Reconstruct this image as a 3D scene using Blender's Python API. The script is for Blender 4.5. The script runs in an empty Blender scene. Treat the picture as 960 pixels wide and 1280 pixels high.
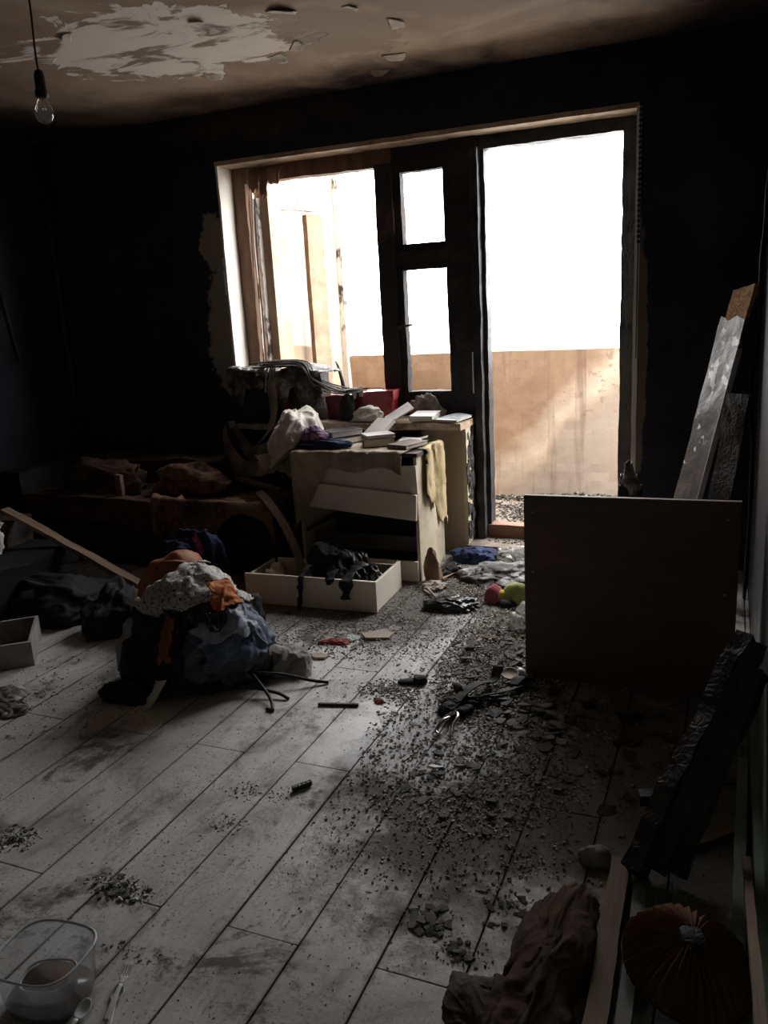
import bpy, bmesh, math, random
from math import sin, cos, pi, radians
from mathutils import Vector, Matrix, Euler, noise
from mathutils.bvhtree import BVHTree

scene = bpy.context.scene
COL = scene.collection

# ------------------------------------------------------------------ camera, sky, exposure
YAW, PITCH, ROLL, CAM_H = 0.40617, 0.24518, -0.05593, 1.42
_f0 = Vector((-sin(YAW), cos(YAW), 0)); _r0 = Vector((cos(YAW), sin(YAW), 0)); _u0 = Vector((0, 0, 1))
_f = _f0 * cos(PITCH) - _u0 * sin(PITCH)
_u = _u0 * cos(PITCH) + _f0 * sin(PITCH)
_r = _r0 * cos(ROLL) + _u * sin(ROLL)
_u2 = _u * cos(ROLL) - _r0 * sin(ROLL)
cam_data = bpy.data.cameras.new('camera')
cam_data.sensor_fit = 'VERTICAL'; cam_data.sensor_height = 36.0
cam_data.lens = 1020 / 1280 * 36.0
cam_data.clip_start = 0.02
cam = bpy.data.objects.new('camera', cam_data); COL.objects.link(cam)
cam.matrix_world = Matrix(((_r.x, _u2.x, -_f.x, 0), (_r.y, _u2.y, -_f.y, 0), (_r.z, _u2.z, -_f.z, CAM_H), (0, 0, 0, 1)))
scene.camera = cam

SKY = 17.0
world = bpy.data.worlds.new('overcast_sky'); scene.world = world
world.use_nodes = True
wn = world.node_tree; wn.nodes.clear()
w_tc = wn.nodes.new('ShaderNodeTexCoord'); w_sep = wn.nodes.new('ShaderNodeSeparateXYZ')
w_ramp = wn.nodes.new('ShaderNodeValToRGB'); w_map = wn.nodes.new('ShaderNodeMapRange')
w_bg = wn.nodes.new('ShaderNodeBackground'); w_out = wn.nodes.new('ShaderNodeOutputWorld')
wn.links.new(w_tc.outputs['Generated'], w_sep.inputs[0]); wn.links.new(w_sep.outputs['Z'], w_map.inputs['Value'])
w_map.inputs['From Min'].default_value = -1; w_map.inputs['From Max'].default_value = 1
wn.links.new(w_map.outputs[0], w_ramp.inputs[0]); wn.links.new(w_ramp.outputs[0], w_bg.inputs['Color'])
w_ramp.color_ramp.elements[0].position = 0.38; w_ramp.color_ramp.elements[0].color = (0.46, 0.45, 0.44, 1)
w_ramp.color_ramp.elements[1].position = 0.49; w_ramp.color_ramp.elements[1].color = (0.55, 0.56, 0.58, 1)
_e = w_ramp.color_ramp.elements.new(1.0); _e.color = (1.0, 1.0, 1.0, 1)
w_bg.inputs['Strength'].default_value = SKY
wn.links.new(w_bg.outputs[0], w_out.inputs['Surface'])

scene.view_settings.view_transform = 'Standard'; scene.view_settings.look = 'None'
scene.view_settings.gamma = 1; scene.view_settings.use_curve_mapping = False
scene.view_settings.exposure = 0.0
scene.cycles.use_denoising = True
scene.cycles.max_bounces = 10; scene.cycles.diffuse_bounces = 6
scene.cycles.transparent_max_bounces = 12
scene.cycles.caustics_reflective = False; scene.cycles.caustics_refractive = False
scene.cycles.sample_clamp_indirect = 6

# a sky portal in the open balcony side (guides sampling of the sky, gives no light of its own)
pd = bpy.data.lights.new('sky_portal', 'AREA'); pd.shape = 'RECTANGLE'; pd.size = 2.4; pd.size_y = 2.25
pd.cycles.is_portal = True
po = bpy.data.objects.new('sky_portal', pd); COL.objects.link(po)
po.location = (-1.65, 4.70, 1.17); po.rotation_euler = (radians(-90), 0, 0)

# ------------------------------------------------------------------ materials
MATS = {}
def rgb(c): return (c[0], c[1], c[2], 1)
class NT:
    def __init__(s, name):
        s.m = bpy.data.materials.new(name); s.m.use_nodes = True
        s.t = s.m.node_tree; s.t.nodes.clear()
        s.out = s.n('ShaderNodeOutputMaterial'); s.p = s.n('ShaderNodeBsdfPrincipled')
        s.l(s.p.outputs[0], s.out.inputs[0])
        s.p.inputs['Specular IOR Level'].default_value = 0.3
    def n(s, t): return s.t.nodes.new(t)
    def l(s, a, b): s.t.links.new(a, b)
    def pos(s): return s.n('ShaderNodeNewGeometry').outputs['Position']
    def obj(s): return s.n('ShaderNodeTexCoord').outputs['Object']
    def noise(s, vec, scale, detail=5, rough=.6, dist=0, w=0):
        x = s.n('ShaderNodeTexNoise'); x.inputs['Scale'].default_value = scale; x.inputs['Detail'].default_value = detail
        x.inputs['Roughness'].default_value = rough; x.inputs['Distortion'].default_value = dist
        if w:
            a = s.n('ShaderNodeVectorMath'); a.operation = 'ADD'; s.l(vec, a.inputs[0]); a.inputs[1].default_value = (w, w * 1.7, -w); vec = a.outputs[0]
        s.l(vec, x.inputs['Vector']); return x.outputs[0]
    def voro(s, vec, scale, feat='F1', out='Distance'):
        x = s.n('ShaderNodeTexVoronoi'); x.feature = feat; x.inputs['Scale'].default_value = scale; s.l(vec, x.inputs['Vector']); return x.outputs[out]
    def scalev(s, vec, v):
        a = s.n('ShaderNodeVectorMath'); a.operation = 'MULTIPLY'; s.l(vec, a.inputs[0]); a.inputs[1].default_value = v; return a.outputs[0]
    def ramp(s, fac, stops):
        r = s.n('ShaderNodeValToRGB'); e = r.color_ramp.elements
        while len(e) < len(stops): e.new(.5)
        for i, (p, c) in enumerate(stops):
            e[i].position = p; e[i].color = rgb(c) if isinstance(c, tuple) else (c, c, c, 1)
        s.l(fac, r.inputs[0]); return r.outputs[0]
    def step(s, v, a, b, top=1.0):
        x = s.n('ShaderNodeMapRange'); x.inputs['From Min'].default_value = a; x.inputs['From Max'].default_value = b; x.inputs['To Max'].default_value = top; s.l(v, x.inputs['Value']); return x.outputs[0]
    def mix(s, fac, a, b):
        x = s.n('ShaderNodeMix'); x.data_type = 'RGBA'
        if hasattr(fac, 'links'): s.l(fac, x.inputs[0])
        else: x.inputs[0].default_value = fac
        for v, i in ((a, 6), (b, 7)):
            if hasattr(v, 'links'): s.l(v, x.inputs[i])
            else: x.inputs[i].default_value = rgb(v)
        return x.outputs[2]
    def math(s, op, a, b=None, clamp=False):
        x = s.n('ShaderNodeMath'); x.operation = op; x.use_clamp = clamp
        for v, i in ((a, 0), (b, 1)):
            if v is None: continue
            if hasattr(v, 'links'): s.l(v, x.inputs[i])
            else: x.inputs[i].default_value = v
        return x.outputs[0]
    def ell(s, vec, c, r):
        """1 at the centre falling to 0 at the ellipsoid of radii r (a stain with a place of its own)"""
        a = s.n('ShaderNodeVectorMath'); a.operation = 'SUBTRACT'; s.l(vec, a.inputs[0]); a.inputs[1].default_value = c
        b = s.n('ShaderNodeVectorMath'); b.operation = 'DIVIDE'; s.l(a.outputs[0], b.inputs[0]); b.inputs[1].default_value = r
        d = s.n('ShaderNodeVectorMath'); d.operation = 'LENGTH'; s.l(b.outputs[0], d.inputs[0])
        return s.math('SUBTRACT', 1.0, d.outputs['Value'])
    def sep(s, vec, k):
        x = s.n('ShaderNodeSeparateXYZ'); s.l(vec, x.inputs[0]); return x.outputs[k]
    def base(s, c):
        if hasattr(c, 'links'): s.l(c, s.p.inputs['Base Color'])
        else: s.p.inputs['Base Color'].default_value = rgb(c)
    def rough(s, c):
        if hasattr(c, 'links'): s.l(c, s.p.inputs['Roughness'])
        else: s.p.inputs['Roughness'].default_value = c
    def bump(s, h, strength=.5, dist=.01):
        b = s.n('ShaderNodeBump'); b.inputs['Strength'].default_value = strength; b.inputs['Distance'].default_value = dist
        s.l(h, b.inputs['Height']); s.l(b.outputs[0], s.p.inputs['Normal'])

def simple(name, stops, scale=6, rough=.85, bump=.3, bscale=40, bdist=.005, spec=.3, stretch=None, world_pos=False, metal=0, dist=0, sheen=0):
    k = NT(name); v = k.pos() if world_pos else k.obj()
    vv = k.scalev(v, stretch) if stretch else v
    k.base(k.ramp(k.noise(vv, scale, 6, .62, dist), stops))
    k.rough(rough); k.p.inputs['Specular IOR Level'].default_value = spec; k.p.inputs['Metallic'].default_value = metal
    if sheen: k.p.inputs['Sheen Weight'].default_value = sheen
    if bump: k.bump(k.noise(vv, bscale, 4), bump, bdist)
    MATS[name] = k.m; return k.m

def char_mat(name, dark=(.010, .010, .011), light=(.05, .047, .047), rough=.5, brown=None, scale=46):
    k = NT(name); v = k.obj(); vs = k.scalev(v, (1, 1, .45))
    wv = k.n('ShaderNodeTexNoise'); wv.inputs['Scale'].default_value = 14; k.l(vs, wv.inputs['Vector'])
    av = k.n('ShaderNodeVectorMath'); av.operation = 'MULTIPLY_ADD'; k.l(wv.outputs['Color'], av.inputs[0]); av.inputs[1].default_value = (.09, .09, .09); k.l(vs, av.inputs[2])
    cells = k.voro(av.outputs[0], scale, 'DISTANCE_TO_EDGE')
    n = k.noise(v, 9, 6, .65)
    c = k.ramp(n, [(.35, dark), (.7, light)])
    if brown:
        c = k.mix(k.ramp(k.noise(v, 3.2, 5, .6, .5, 3), [(.56, 0.), (.66, 1.)]), c, brown)
    k.base(c); k.rough(k.ramp(n, [(.3, rough), (.7, min(1, rough + .3))]))
    k.p.inputs['Specular IOR Level'].default_value = .35
    k.bump(k.ramp(cells, [(0., 0.), (.25, 1.)]), .35, .004)
    MATS[name] = k.m; return k.m

# laminate boards: greyish white, trodden soot and grime
PW_ = .1945
k = NT('laminate'); P = k.pos()
grain = k.noise(k.scalev(P, (30, 2.2, 1)), 3.0, 6, .6, .4)
c = k.ramp(grain, [(.3, (.55, .52, .49)), (.7, (.68, .655, .63))])
oi = k.n('ShaderNodeObjectInfo')
c = k.mix(k.math('MULTIPLY', oi.outputs['Random'], .25), c, (.44, .42, .41))
fine = k.noise(P, 26, 8, .72); mid = k.noise(P, 4.2, 8, .68, .3); big = k.noise(P, 1.4, 5, .6)
dirt = k.math('MAXIMUM', k.ell(P, (-.72, 3.25, 0), (.42, 1.0, 1)), k.ell(P, (-.66, 2.2, 0), (.58, .95, 1)))
dirt = k.math('MAXIMUM', dirt, k.ell(P, (-1.9, 3.5, 0), (1.5, .65, 1)))
dirt = k.math('MAXIMUM', dirt, k.ell(P, (-1.1, 3.95, 0), (.7, .65, 1)))
dirt = k.math('MAXIMUM', dirt, k.ell(P, (-.15, 2.3, 0), (.55, 1.2, 1)))
dirt = k.math('MAXIMUM', dirt, 0.0)
s1 = k.math('ADD', k.math('MULTIPLY', dirt, .55), k.math('ADD', k.math('MULTIPLY', mid, .62), k.math('MULTIPLY', fine, .35)))
m1 = k.ramp(s1, [(.55, 0.), (.76, 1.)])
c = k.mix(k.math('MULTIPLY', m1, .92), c, k.mix(fine, (.055, .048, .042), (.17, .15, .13)))
sp = k.ramp(k.math('ADD', k.noise(P, 95, 4, .7), k.math('MULTIPLY', mid, .25)), [(.71, 0.), (.78, .8)])
c = k.mix(sp, c, (.03, .03, .03))
smudge = k.ramp(k.noise(P, 2.1, 7, .7, .8, 7), [(.42, 0.), (.64, .62)])
c = k.mix(smudge, c, (.22, .205, .20))
scuff = k.ramp(k.noise(k.scalev(P, (1, .45, 1)), 8, 8, .75, .6, 17), [(.52, 0.), (.64, .75)])
c = k.mix(scuff, c, (.15, .14, .135))
O = k.obj(); ox = k.sep(O, 'X'); ed = k.math('MINIMUM', ox, k.math('SUBTRACT', PW_, ox))
gw = k.math('MULTIPLY', k.math('POWER', k.noise(P, 6, 6, .7, .3, 29), 3.0), .055)
joint = k.math('SUBTRACT', 1.0, k.math('DIVIDE', ed, k.math('ADD', gw, .0015)), True)
c = k.mix(k.math('MULTIPLY', joint, .6), c, (.05, .046, .043))
blot = k.ramp(k.math('ADD', k.noise(P, 3.0, 8, .72, .7, 37), k.math('MULTIPLY', fine, .25)), [(.69, 0.), (.76, .85)])
c = k.mix(blot, c, (.06, .055, .05))
ash = k.ramp(k.math('ADD', k.math('MULTIPLY', k.math('MAXIMUM', k.ell(P, (-.95, 2.28, 0), (.62, .42, 1)), 0.0), .45), k.math('MULTIPLY', k.noise(P, 7, 8, .72, .2, 11), .75)), [(.52, 0.), (.63, .65)])
c = k.mix(ash, c, (.74, .74, .76))
k.base(c); k.rough(k.math('ADD', k.ramp(mid, [(.3, .27), (.7, .50)]), k.math('MULTIPLY', m1, .5), True)); k.l(k.math('MULTIPLY_ADD', m1, -.36), k.p.inputs['Specular IOR Level']); k.t.nodes[-1].inputs[2].default_value = .42
k.bump(k.math('ADD', k.math('MULTIPLY', m1, .6), k.math('MULTIPLY', fine, .5)), .35, .006)
MATS['laminate'] = k.m

# sooted wall with bare plaster where the soot flaked off next to the window
k = NT('sooted_wall'); P = k.pos()
n = k.noise(P, 3, 7, .65)
c = k.ramp(n, [(.3, (.024, .024, .031)), (.55, (.038, .038, .048)), (.8, (.058, .055, .062))])
pl = k.noise(P, 9, 8, .72, .5)
bare = k.math('ADD', k.math('MAXIMUM', k.math('MAXIMUM', k.ell(P, (-2.85, 4.4, 1.35), (.30, .4, 1.0)), k.ell(P, (-2.92, 4.4, 1.85), (.20, .4, .35))), -.2), k.math('MULTIPLY', k.math('ADD', pl, k.noise(P, 3.5, 6, .7, .6, 2)), .75))
bm_ = k.step(bare, 1.22, 1.28)
low = k.math('ADD', k.math('MAXIMUM', k.ell(P, (-1.42, 4.42, .42), (.30, .4, .75)), 0.0), k.math('MULTIPLY', pl, .5))
bm2 = k.ramp(low, [(.42, 0.), (.52, 1.)])
edge = k.math('ADD', k.math('MAXIMUM', k.ell(P, (-.44, 4.4, 1.1), (.10, .4, 1.4)), 0.0), k.math('MULTIPLY', pl, .55))
bm3 = k.ramp(edge, [(.78, 0.), (.84, 1.)])
top = k.math('ADD', k.math('MULTIPLY', k.math('MAXIMUM', k.ell(P, (-2.6, 4.4, 2.5), (1.2, .4, .22)), 0.0), .4), k.math('MULTIPLY', k.noise(P, 5, 7, .7, .4, 5), .7))
c = k.mix(k.ramp(top, [(.52, 0.), (.66, .8)]), c, (.085, .065, .05))
c = k.mix(bm_, c, (.30, .265, .23)); c = k.mix(bm2, c, (.50, .40, .28)); c = k.mix(bm3, c, (.18, .15, .125))
k.base(c); k.rough(.9); k.p.inputs['Specular IOR Level'].default_value = .12
k.bump(k.math('ADD', bm_, k.math('MULTIPLY', k.noise(P, 30, 5), .5)), .5, .006)
MATS['sooted_wall'] = k.m

# right wall: pale green oil paint below, sooted farther in and higher up
k = NT('green_wall'); P = k.pos()
h = k.math('ADD', k.math('MULTIPLY', k.sep(P, 'Y'), .22), k.math('MULTIPLY', k.sep(P, 'Z'), .28))
h = k.math('ADD', h, k.math('MULTIPLY', k.noise(P, 4, 7, .7, .5), .5))
c = k.ramp(k.noise(P, 8, 5), [(.3, (.22, .30, .25)), (.7, (.32, .41, .35))])
c = k.mix(k.ramp(h, [(.80, 0.), (1.0, 1.)]), c, (.012, .012, .013))
k.base(c); k.rough(.55); MATS['green_wall'] = k.m

# smoke-browned ceiling with a big patch where the paint fell
k = NT('smoked_ceiling'); P = k.pos()
n = k.noise(P, 1.7, 7, .62, .6)
c = k.ramp(n, [(.3, (.24, .165, .12)), (.5, (.37, .27, .20)), (.72, (.50, .39, .295))])
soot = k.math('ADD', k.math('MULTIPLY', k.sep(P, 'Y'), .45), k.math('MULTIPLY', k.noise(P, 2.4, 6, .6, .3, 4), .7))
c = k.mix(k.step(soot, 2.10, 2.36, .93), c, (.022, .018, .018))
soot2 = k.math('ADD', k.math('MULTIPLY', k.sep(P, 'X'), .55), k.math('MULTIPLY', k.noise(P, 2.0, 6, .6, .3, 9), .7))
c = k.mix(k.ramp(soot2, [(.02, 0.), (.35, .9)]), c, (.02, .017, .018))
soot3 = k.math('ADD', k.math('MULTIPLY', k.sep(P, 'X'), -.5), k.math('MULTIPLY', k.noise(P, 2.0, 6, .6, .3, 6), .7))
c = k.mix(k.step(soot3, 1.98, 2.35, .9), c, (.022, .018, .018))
e1 = k.math('MAXIMUM', k.ell(P, (-2.36, 3.28, 2.57), (.60, .52, 1)), k.ell(P, (-2.95, 3.0, 2.57), (.45, .13, 1)))
e1 = k.math('MAXIMUM', e1, k.ell(P, (-1.98, 3.5, 2.57), (.32, .14, 1)))
pm = k.math('ADD', k.math('MAXIMUM', e1, -.6), k.math('MULTIPLY', k.math('SUBTRACT', k.noise(P, 4.5, 7, .62, .6, 2), .5), 1.5))
pmask = k.ramp(pm, [(.12, 0.), (.15, 1.)])
inn = k.noise(k.scalev(P, (1, 1.7, 1)), 3.4, 6, .6, .9, 13)
pc = k.ramp(inn, [(.41, (.28, .21, .16)), (.48, (.80, .73, .64)), (.70, (.86, .80, .72))])
c = k.mix(pmask, c, pc)
e2 = k.math('MAXIMUM', k.ell(P, (-1.62, 3.6, 2.57), (.38, .5, 1)), k.ell(P, (-1.1, 3.3, 2.57), (.4, .4, 1)))
pm2 = k.math('ADD', k.math('MAXIMUM', e2, -.6), k.math('MULTIPLY', k.math('SUBTRACT', k.noise(P, 6, 7, .62, .5, 21), .5), 1.8))
c = k.mix(k.ramp(pm2, [(.35, 0.), (.38, .75)]), c, (.33, .26, .20))
k.base(c); k.rough(.8); k.p.inputs['Specular IOR Level'].default_value = .2
k.bump(k.math('ADD', k.math('SUBTRACT', 1.0, pmask), k.math('MULTIPLY', k.noise(P, 14, 6), .3)), .6, .008)
MATS['smoked_ceiling'] = k.m

# balcony parapet plaster, heat stained
k = NT('parapet_plaster'); P = k.pos()
n = k.noise(P, 2.0, 7, .62, .5)
c = k.ramp(n, [(.3, (.29, .175, .10)), (.5, (.41, .265, .165)), (.7, (.52, .37, .25))])
band = k.n('ShaderNodeVectorMath'); band.operation = 'DOT_PRODUCT'; k.l(P, band.inputs[0]); band.inputs[1].default_value = (-.70, 0, .71)
d = k.math('ABSOLUTE', k.math('SUBTRACT', k.math('ADD', band.outputs['Value'], k.math('MULTIPLY', k.noise(P, 2.6, 5, .6, 0, 3), .45)), 1.40))
c = k.mix(k.ramp(d, [(0., .9), (.17, 0.)]), c, (.74, .59, .45))
gr = k.math('SUBTRACT', 1.40, k.math('ADD', band.outputs['Value'], k.math('MULTIPLY', k.noise(P, 2.6, 5, .6, 0, 3), .45)))
c = k.mix(k.ramp(gr, [(.06, 0.), (.16, .8)]), c, (.44, .36, .285))
fl = k.ramp(k.math('ADD', k.noise(P, 16, 7, .75), k.math('MULTIPLY', k.sep(P, 'Z'), .16)), [(.69, 0.), (.73, .8)])
c = k.mix(fl, c, (.34, .23, .15))
dr = k.noise(k.scalev(P, (9, 1, .5)), 1.6, 5, .6, .4, 8)
c = k.mix(k.ramp(dr, [(.56, 0.), (.70, .6)]), c, (.22, .13, .09))
k.base(c); k.rough(.9); k.bump(k.noise(P, 22, 6), .3, .006); MATS['parapet_plaster'] = k.m

simple('reveal_plaster', [(.25, (.66, .57, .46)), (.5, (.84, .79, .70)), (.85, (.90, .86, .78))], 4, .85, .3, 30, world_pos=True)
simple('reveal_smoked', [(.3, (.16, .11, .08)), (.5, (.46, .35, .25)), (.75, (.60, .48, .36))], 4, .85, .4, 24, world_pos=True, dist=.5)
simple('partition_plaster', [(.3, (.30, .21, .14)), (.65, (.46, .36, .26))], 3, .85, .3, 24, world_pos=True)
simple('concrete_dirty', [(.3, (.10, .08, .065)), (.6, (.24, .19, .15)), (.8, (.33, .27, .22))], 9, .9, .5, 40, world_pos=True)
simple('brown_frame', [(.3, (.10, .055, .035)), (.6, (.21, .12, .075)), (.8, (.30, .18, .12))], 5, .7, .35, 30, stretch=(4, 4, .7))
char_mat('char_wood', rough=.36); char_mat('char_wood_brown', brown=(.10, .055, .032))
char_mat('char_frame', (.012, .010, .011), (.045, .040, .040), .6, brown=(.07, .045, .032))
simple('peeling_white', [(.40, (.05, .04, .035)), (.48, (.60, .55, .48)), (.8, (.72, .68, .62))], 11, .7, .4, 26, stretch=(1, 1, .5))
simple('far_stile_brown', [(.35, (.26, .16, .10)), (.6, (.42, .28, .18)), (.8, (.50, .38, .27))], 6, .75, .3, 26)
simple('threshold_wood', [(.3, (.14, .07, .045)), (.7, (.30, .165, .11))], 7, .6, .3, 30, stretch=(.6, 4, 4))
simple('melted_sill', [(.35, (.16, .10, .06)), (.5, (.40, .30, .20)), (.75, (.60, .52, .42))], 9, .3, .7, 14, .02, spec=.5, world_pos=True)
simple('cream_board', [(.25, (.68, .62, .51)), (.6, (.78, .73, .62)), (.85, (.82, .78, .68))], 4, .5, .1, 30)
simple('cream_board_sooty', [(.3, (.32, .27, .20)), (.5, (.62, .54, .40)), (.8, (.70, .62, .48))], 4, .55, .15, 24)
simple('grey_board', [(.3, (.10, .095, .085)), (.7, (.17, .16, .145))], 4, .6, .1, 30)
simple('brown_panel', [(.3, (.13, .085, .07)), (.7, (.18, .12, .10))], 3, .55, .1, 60, stretch=(1, 1, 6))
simple('panel_edge', [(.3, (.20, .13, .09)), (.7, (.30, .21, .15))], 14, .6, .2, 50)
simple('chipboard', [(.3, (.22, .12, .06)), (.55, (.42, .25, .13)), (.75, (.55, .36, .20))], 60, .9, .8, 70, .01)
simple('bare_wood', [(.3, (.18, .12, .08)), (.7, (.32, .23, .16))], 6, .7, .3, 30, stretch=(.5, 5, 5))
simple('bare_wood_dim', [(.3, (.13, .085, .055)), (.7, (.24, .165, .11))], 6, .7, .3, 30, stretch=(.5, 5, 5))
simple('green_trim', [(.3, (.16, .22, .17)), (.7, (.26, .33, .27))], 8, .6, .2, 30)
# blistered laminate of the leaning shelf board: dark with silvery flakes
k = NT('blistered_board'); P = k.obj()
c = k.ramp(k.noise(P, 12, 7, .7, .3), [(.35, (.02, .02, .023)), (.6, (.06, .06, .066)), (.8, (.12, .12, .13))])
c = k.mix(k.ramp(k.math('ADD', k.noise(P, 15, 3, .5, 0, 5), k.math('MULTIPLY', k.sep(P, 'Z'), .12)), [(.72, 0.), (.75, 1.)]), c, (.75, .75, .76))
k.base(c); k.rough(.33); k.p.inputs['Specular IOR Level'].default_value = .6
k.bump(k.noise(P, 18, 5), .4, .008); MATS['blistered_board'] = k.m

simple('sofa_fabric', [(.3, (.012, .009, .008)), (.5, (.06, .032, .022)), (.75, (.13, .075, .05))], 9, .95, .5, 60, world_pos=True, dist=.8)
# brown throw with a flower pattern
k = NT('floral_fabric'); P = k.obj()
v = k.voro(P, 9); c = k.ramp(v, [(.12, (.26, .10, .06)), (.3, (.10, .05, .03)), (.5, (.20, .12, .075))])
c = k.mix(k.ramp(k.noise(P, 3.5, 7, .7, .5), [(.45, 0.), (.6, .85)]), c, (.02, .015, .012))
k.base(c); k.rough(.95); k.bump(k.noise(P, 40, 5), .4, .006); MATS['floral_fabric'] = k.m
simple('soot_fabric', [(.3, (.004, .004, .004)), (.7, (.014, .013, .013))], 9, .95, .5, 40)
simple('black_cloth', [(.3, (.006, .006, .007)), (.7, (.028, .026, .028))], 9, .75, .5, 40)
simple('black_plastic', [(.3, (.006, .006, .007)), (.7, (.02, .02, .022))], 9, .28, .6, 24, .01, spec=.5)
simple('orange_cloth', [(.3, (.30, .075, .015)), (.7, (.50, .16, .035))], 9, .8, .4, 50)
simple('orange_bag', [(.3, (.16, .055, .022)), (.7, (.30, .11, .045))], 6, .6, .3, 40)
simple('denim', [(.3, (.025, .035, .065)), (.6, (.07, .09, .14)), (.8, (.22, .25, .32))], 9, .55, .5, 60)
simple('denim_pale', [(.3, (.10, .12, .16)), (.7, (.30, .33, .39))], 9, .55, .5, 60)
simple('grey_cloth', [(.3, (.16, .145, .14)), (.7, (.36, .34, .33))], 8, .85, .4, 60)
simple('navy_cloth', [(.3, (.010, .016, .04)), (.7, (.03, .045, .09))], 8, .85, .4, 60)
simple('blue_cloth', [(.3, (.010, .016, .05)), (.6, (.025, .04, .11)), (.8, (.07, .10, .20))], 8, .8, .4, 60)
simple('magenta_cloth', [(.3, (.30, .03, .12)), (.7, (.50, .08, .22))], 8, .8, .3, 60)
simple('purple_cloth', [(.3, (.06, .03, .09)), (.55, (.22, .12, .22)), (.75, (.55, .38, .45))], 14, .8, .4, 60)
k = NT('lettered_cloth'); P = k.obj()
n = k.noise(P, 22, 2, .4, 3.5); c = k.ramp(n, [(.44, (.50, .47, .44)), (.47, (.04, .04, .05)), (.50, (.04, .04, .05)), (.53, (.52, .49, .46))])
c = k.mix(k.ramp(k.noise(P, 4, 6, .7), [(.5, 0.), (.68, .8)]), c, (.07, .065, .065))
k.base(c); k.rough(.8); k.bump(k.noise(P, 40, 5), .4, .005); MATS['lettered_cloth'] = k.m
simple('white_cloth', [(.3, (.40, .37, .32)), (.7, (.66, .63, .57))], 7, .85, .4, 40)
simple('white_fluff', [(.3, (.55, .50, .42)), (.7, (.74, .70, .62))], 6, .95, .25, 50, .004, sheen=.3)
simple('net_curtain', [(.3, (.24, .19, .13)), (.7, (.50, .43, .33))], 7, .85, .5, 60)
simple('brown_net', [(.3, (.07, .05, .035)), (.7, (.20, .155, .11))], 7, .9, .5, 60)
simple('yellow_net', [(.3, (.34, .25, .12)), (.55, (.56, .45, .25)), (.8, (.62, .40, .28))], 9, .8, .5, 60)
simple('ashy_cloth', [(.35, (.02, .018, .018)), (.5, (.11, .10, .095)), (.7, (.50, .48, .46))], 13, .7, .7, 34, .012)
simple('burnt_brown_cloth', [(.3, (.035, .019, .014)), (.6, (.09, .052, .036)), (.8, (.17, .105, .072))], 6, .9, .5, 60)
simple('burnt_grey_cloth', [(.3, (.035, .028, .024)), (.7, (.11, .09, .078))], 6, .9, .5, 60)
simple('red_vinyl', [(.3, (.16, .008, .014)), (.7, (.34, .02, .03))], 6, .4, .3, 30, spec=.5)
simple('maroon_vinyl', [(.3, (.10, .01, .03)), (.7, (.22, .025, .05))], 6, .45, .3, 30, spec=.5)
simple('rubble', [(.3, (.10, .085, .075)), (.6, (.26, .22, .19)), (.8, (.40, .35, .30))], 16, .9, .9, 30, .015)
simple('tv_plastic', [(.3, (.012, .009, .008)), (.6, (.045, .030, .024)), (.8, (.12, .08, .06))], 6, .45, .5, 20, .01)
simple('paper', [(.3, (.58, .55, .50)), (.7, (.74, .72, .68))], 9, .8, .1, 40)
simple('page_block', [(.3, (.55, .49, .40)), (.7, (.72, .67, .58))], 40, .85, .3, 90, stretch=(1, 1, 30))
simple('cover_black', [(.3, (.01, .01, .012)), (.7, (.03, .03, .035))], 5, .4, .1, 30)
simple('cover_brown', [(.3, (.05, .03, .022)), (.7, (.11, .07, .05))], 5, .5, .1, 30)
simple('cover_grey', [(.3, (.22, .20, .19)), (.7, (.34, .32, .30))], 5, .4, .1, 30)
simple('cover_pale', [(.3, (.50, .48, .48)), (.7, (.66, .65, .66))], 5, .35, .1, 30)
simple('cover_blue', [(.3, (.18, .22, .28)), (.5, (.45, .48, .50)), (.7, (.20, .17, .14))], 10, .25, .1, 30)
simple('metal_dark', [(.3, (.03, .03, .032)), (.7, (.10, .10, .10))], 9, .45, .2, 40, metal=.7)
simple('metal_bright', [(.3, (.40, .39, .36)), (.7, (.70, .69, .66))], 9, .25, .2, 40, metal=.9)
simple('pipe_paint', [(.3, (.035, .025, .02)), (.7, (.09, .065, .05))], 8, .6, .3, 40)
simple('cord_black', [(.3, (.008, .008, .008)), (.7, (.02, .02, .02))], 20, .6, 0)
simple('pleated_cloth', [(.3, (.10, .045, .018)), (.7, (.18, .085, .038))], 8, .8, .3, 60)
simple('white_plastic', [(.3, (.52, .52, .52)), (.7, (.66, .66, .66))], 6, .4, .1, 30, spec=.5)
simple('milky_plastic', [(.3, (.50, .52, .54)), (.7, (.62, .64, .66))], 6, .35, .1, 30, spec=.5)
simple('rusty_liquid', [(.3, (.055, .028, .012)), (.7, (.13, .065, .028))], 16, .25, .2, 20, spec=.5)
simple('green_plush', [(.3, (.22, .27, .07)), (.7, (.40, .44, .16))], 20, .9, .6, 60)
simple('pink_plush', [(.3, (.26, .05, .07)), (.7, (.42, .12, .14))], 20, .9, .6, 60)
simple('yellow_plush', [(.3, (.55, .42, .06)), (.7, (.70, .58, .12))], 20, .9, .6, 60)
simple('red_scrap', [(.3, (.20, .03, .035)), (.7, (.36, .07, .07))], 12, .7, .4, 40)
simple('blue_plastic', [(.3, (.03, .30, .55)), (.7, (.06, .40, .65))], 6, .4, 0)
simple('tan_board', [(.3, (.30, .25, .20)), (.7, (.42, .36, .30))], 12, .8, .4, 40)
simple('flake_grey', [(.3, (.10, .095, .09)), (.7, (.24, .225, .21))], 20, .75, .5, 50)
simple('flake_dark', [(.3, (.015, .014, .013)), (.7, (.06, .055, .05))], 20, .55, .5, 50)
simple('flake_brown', [(.3, (.06, .042, .03)), (.7, (.16, .12, .09))], 20, .8, .5, 50)
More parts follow.
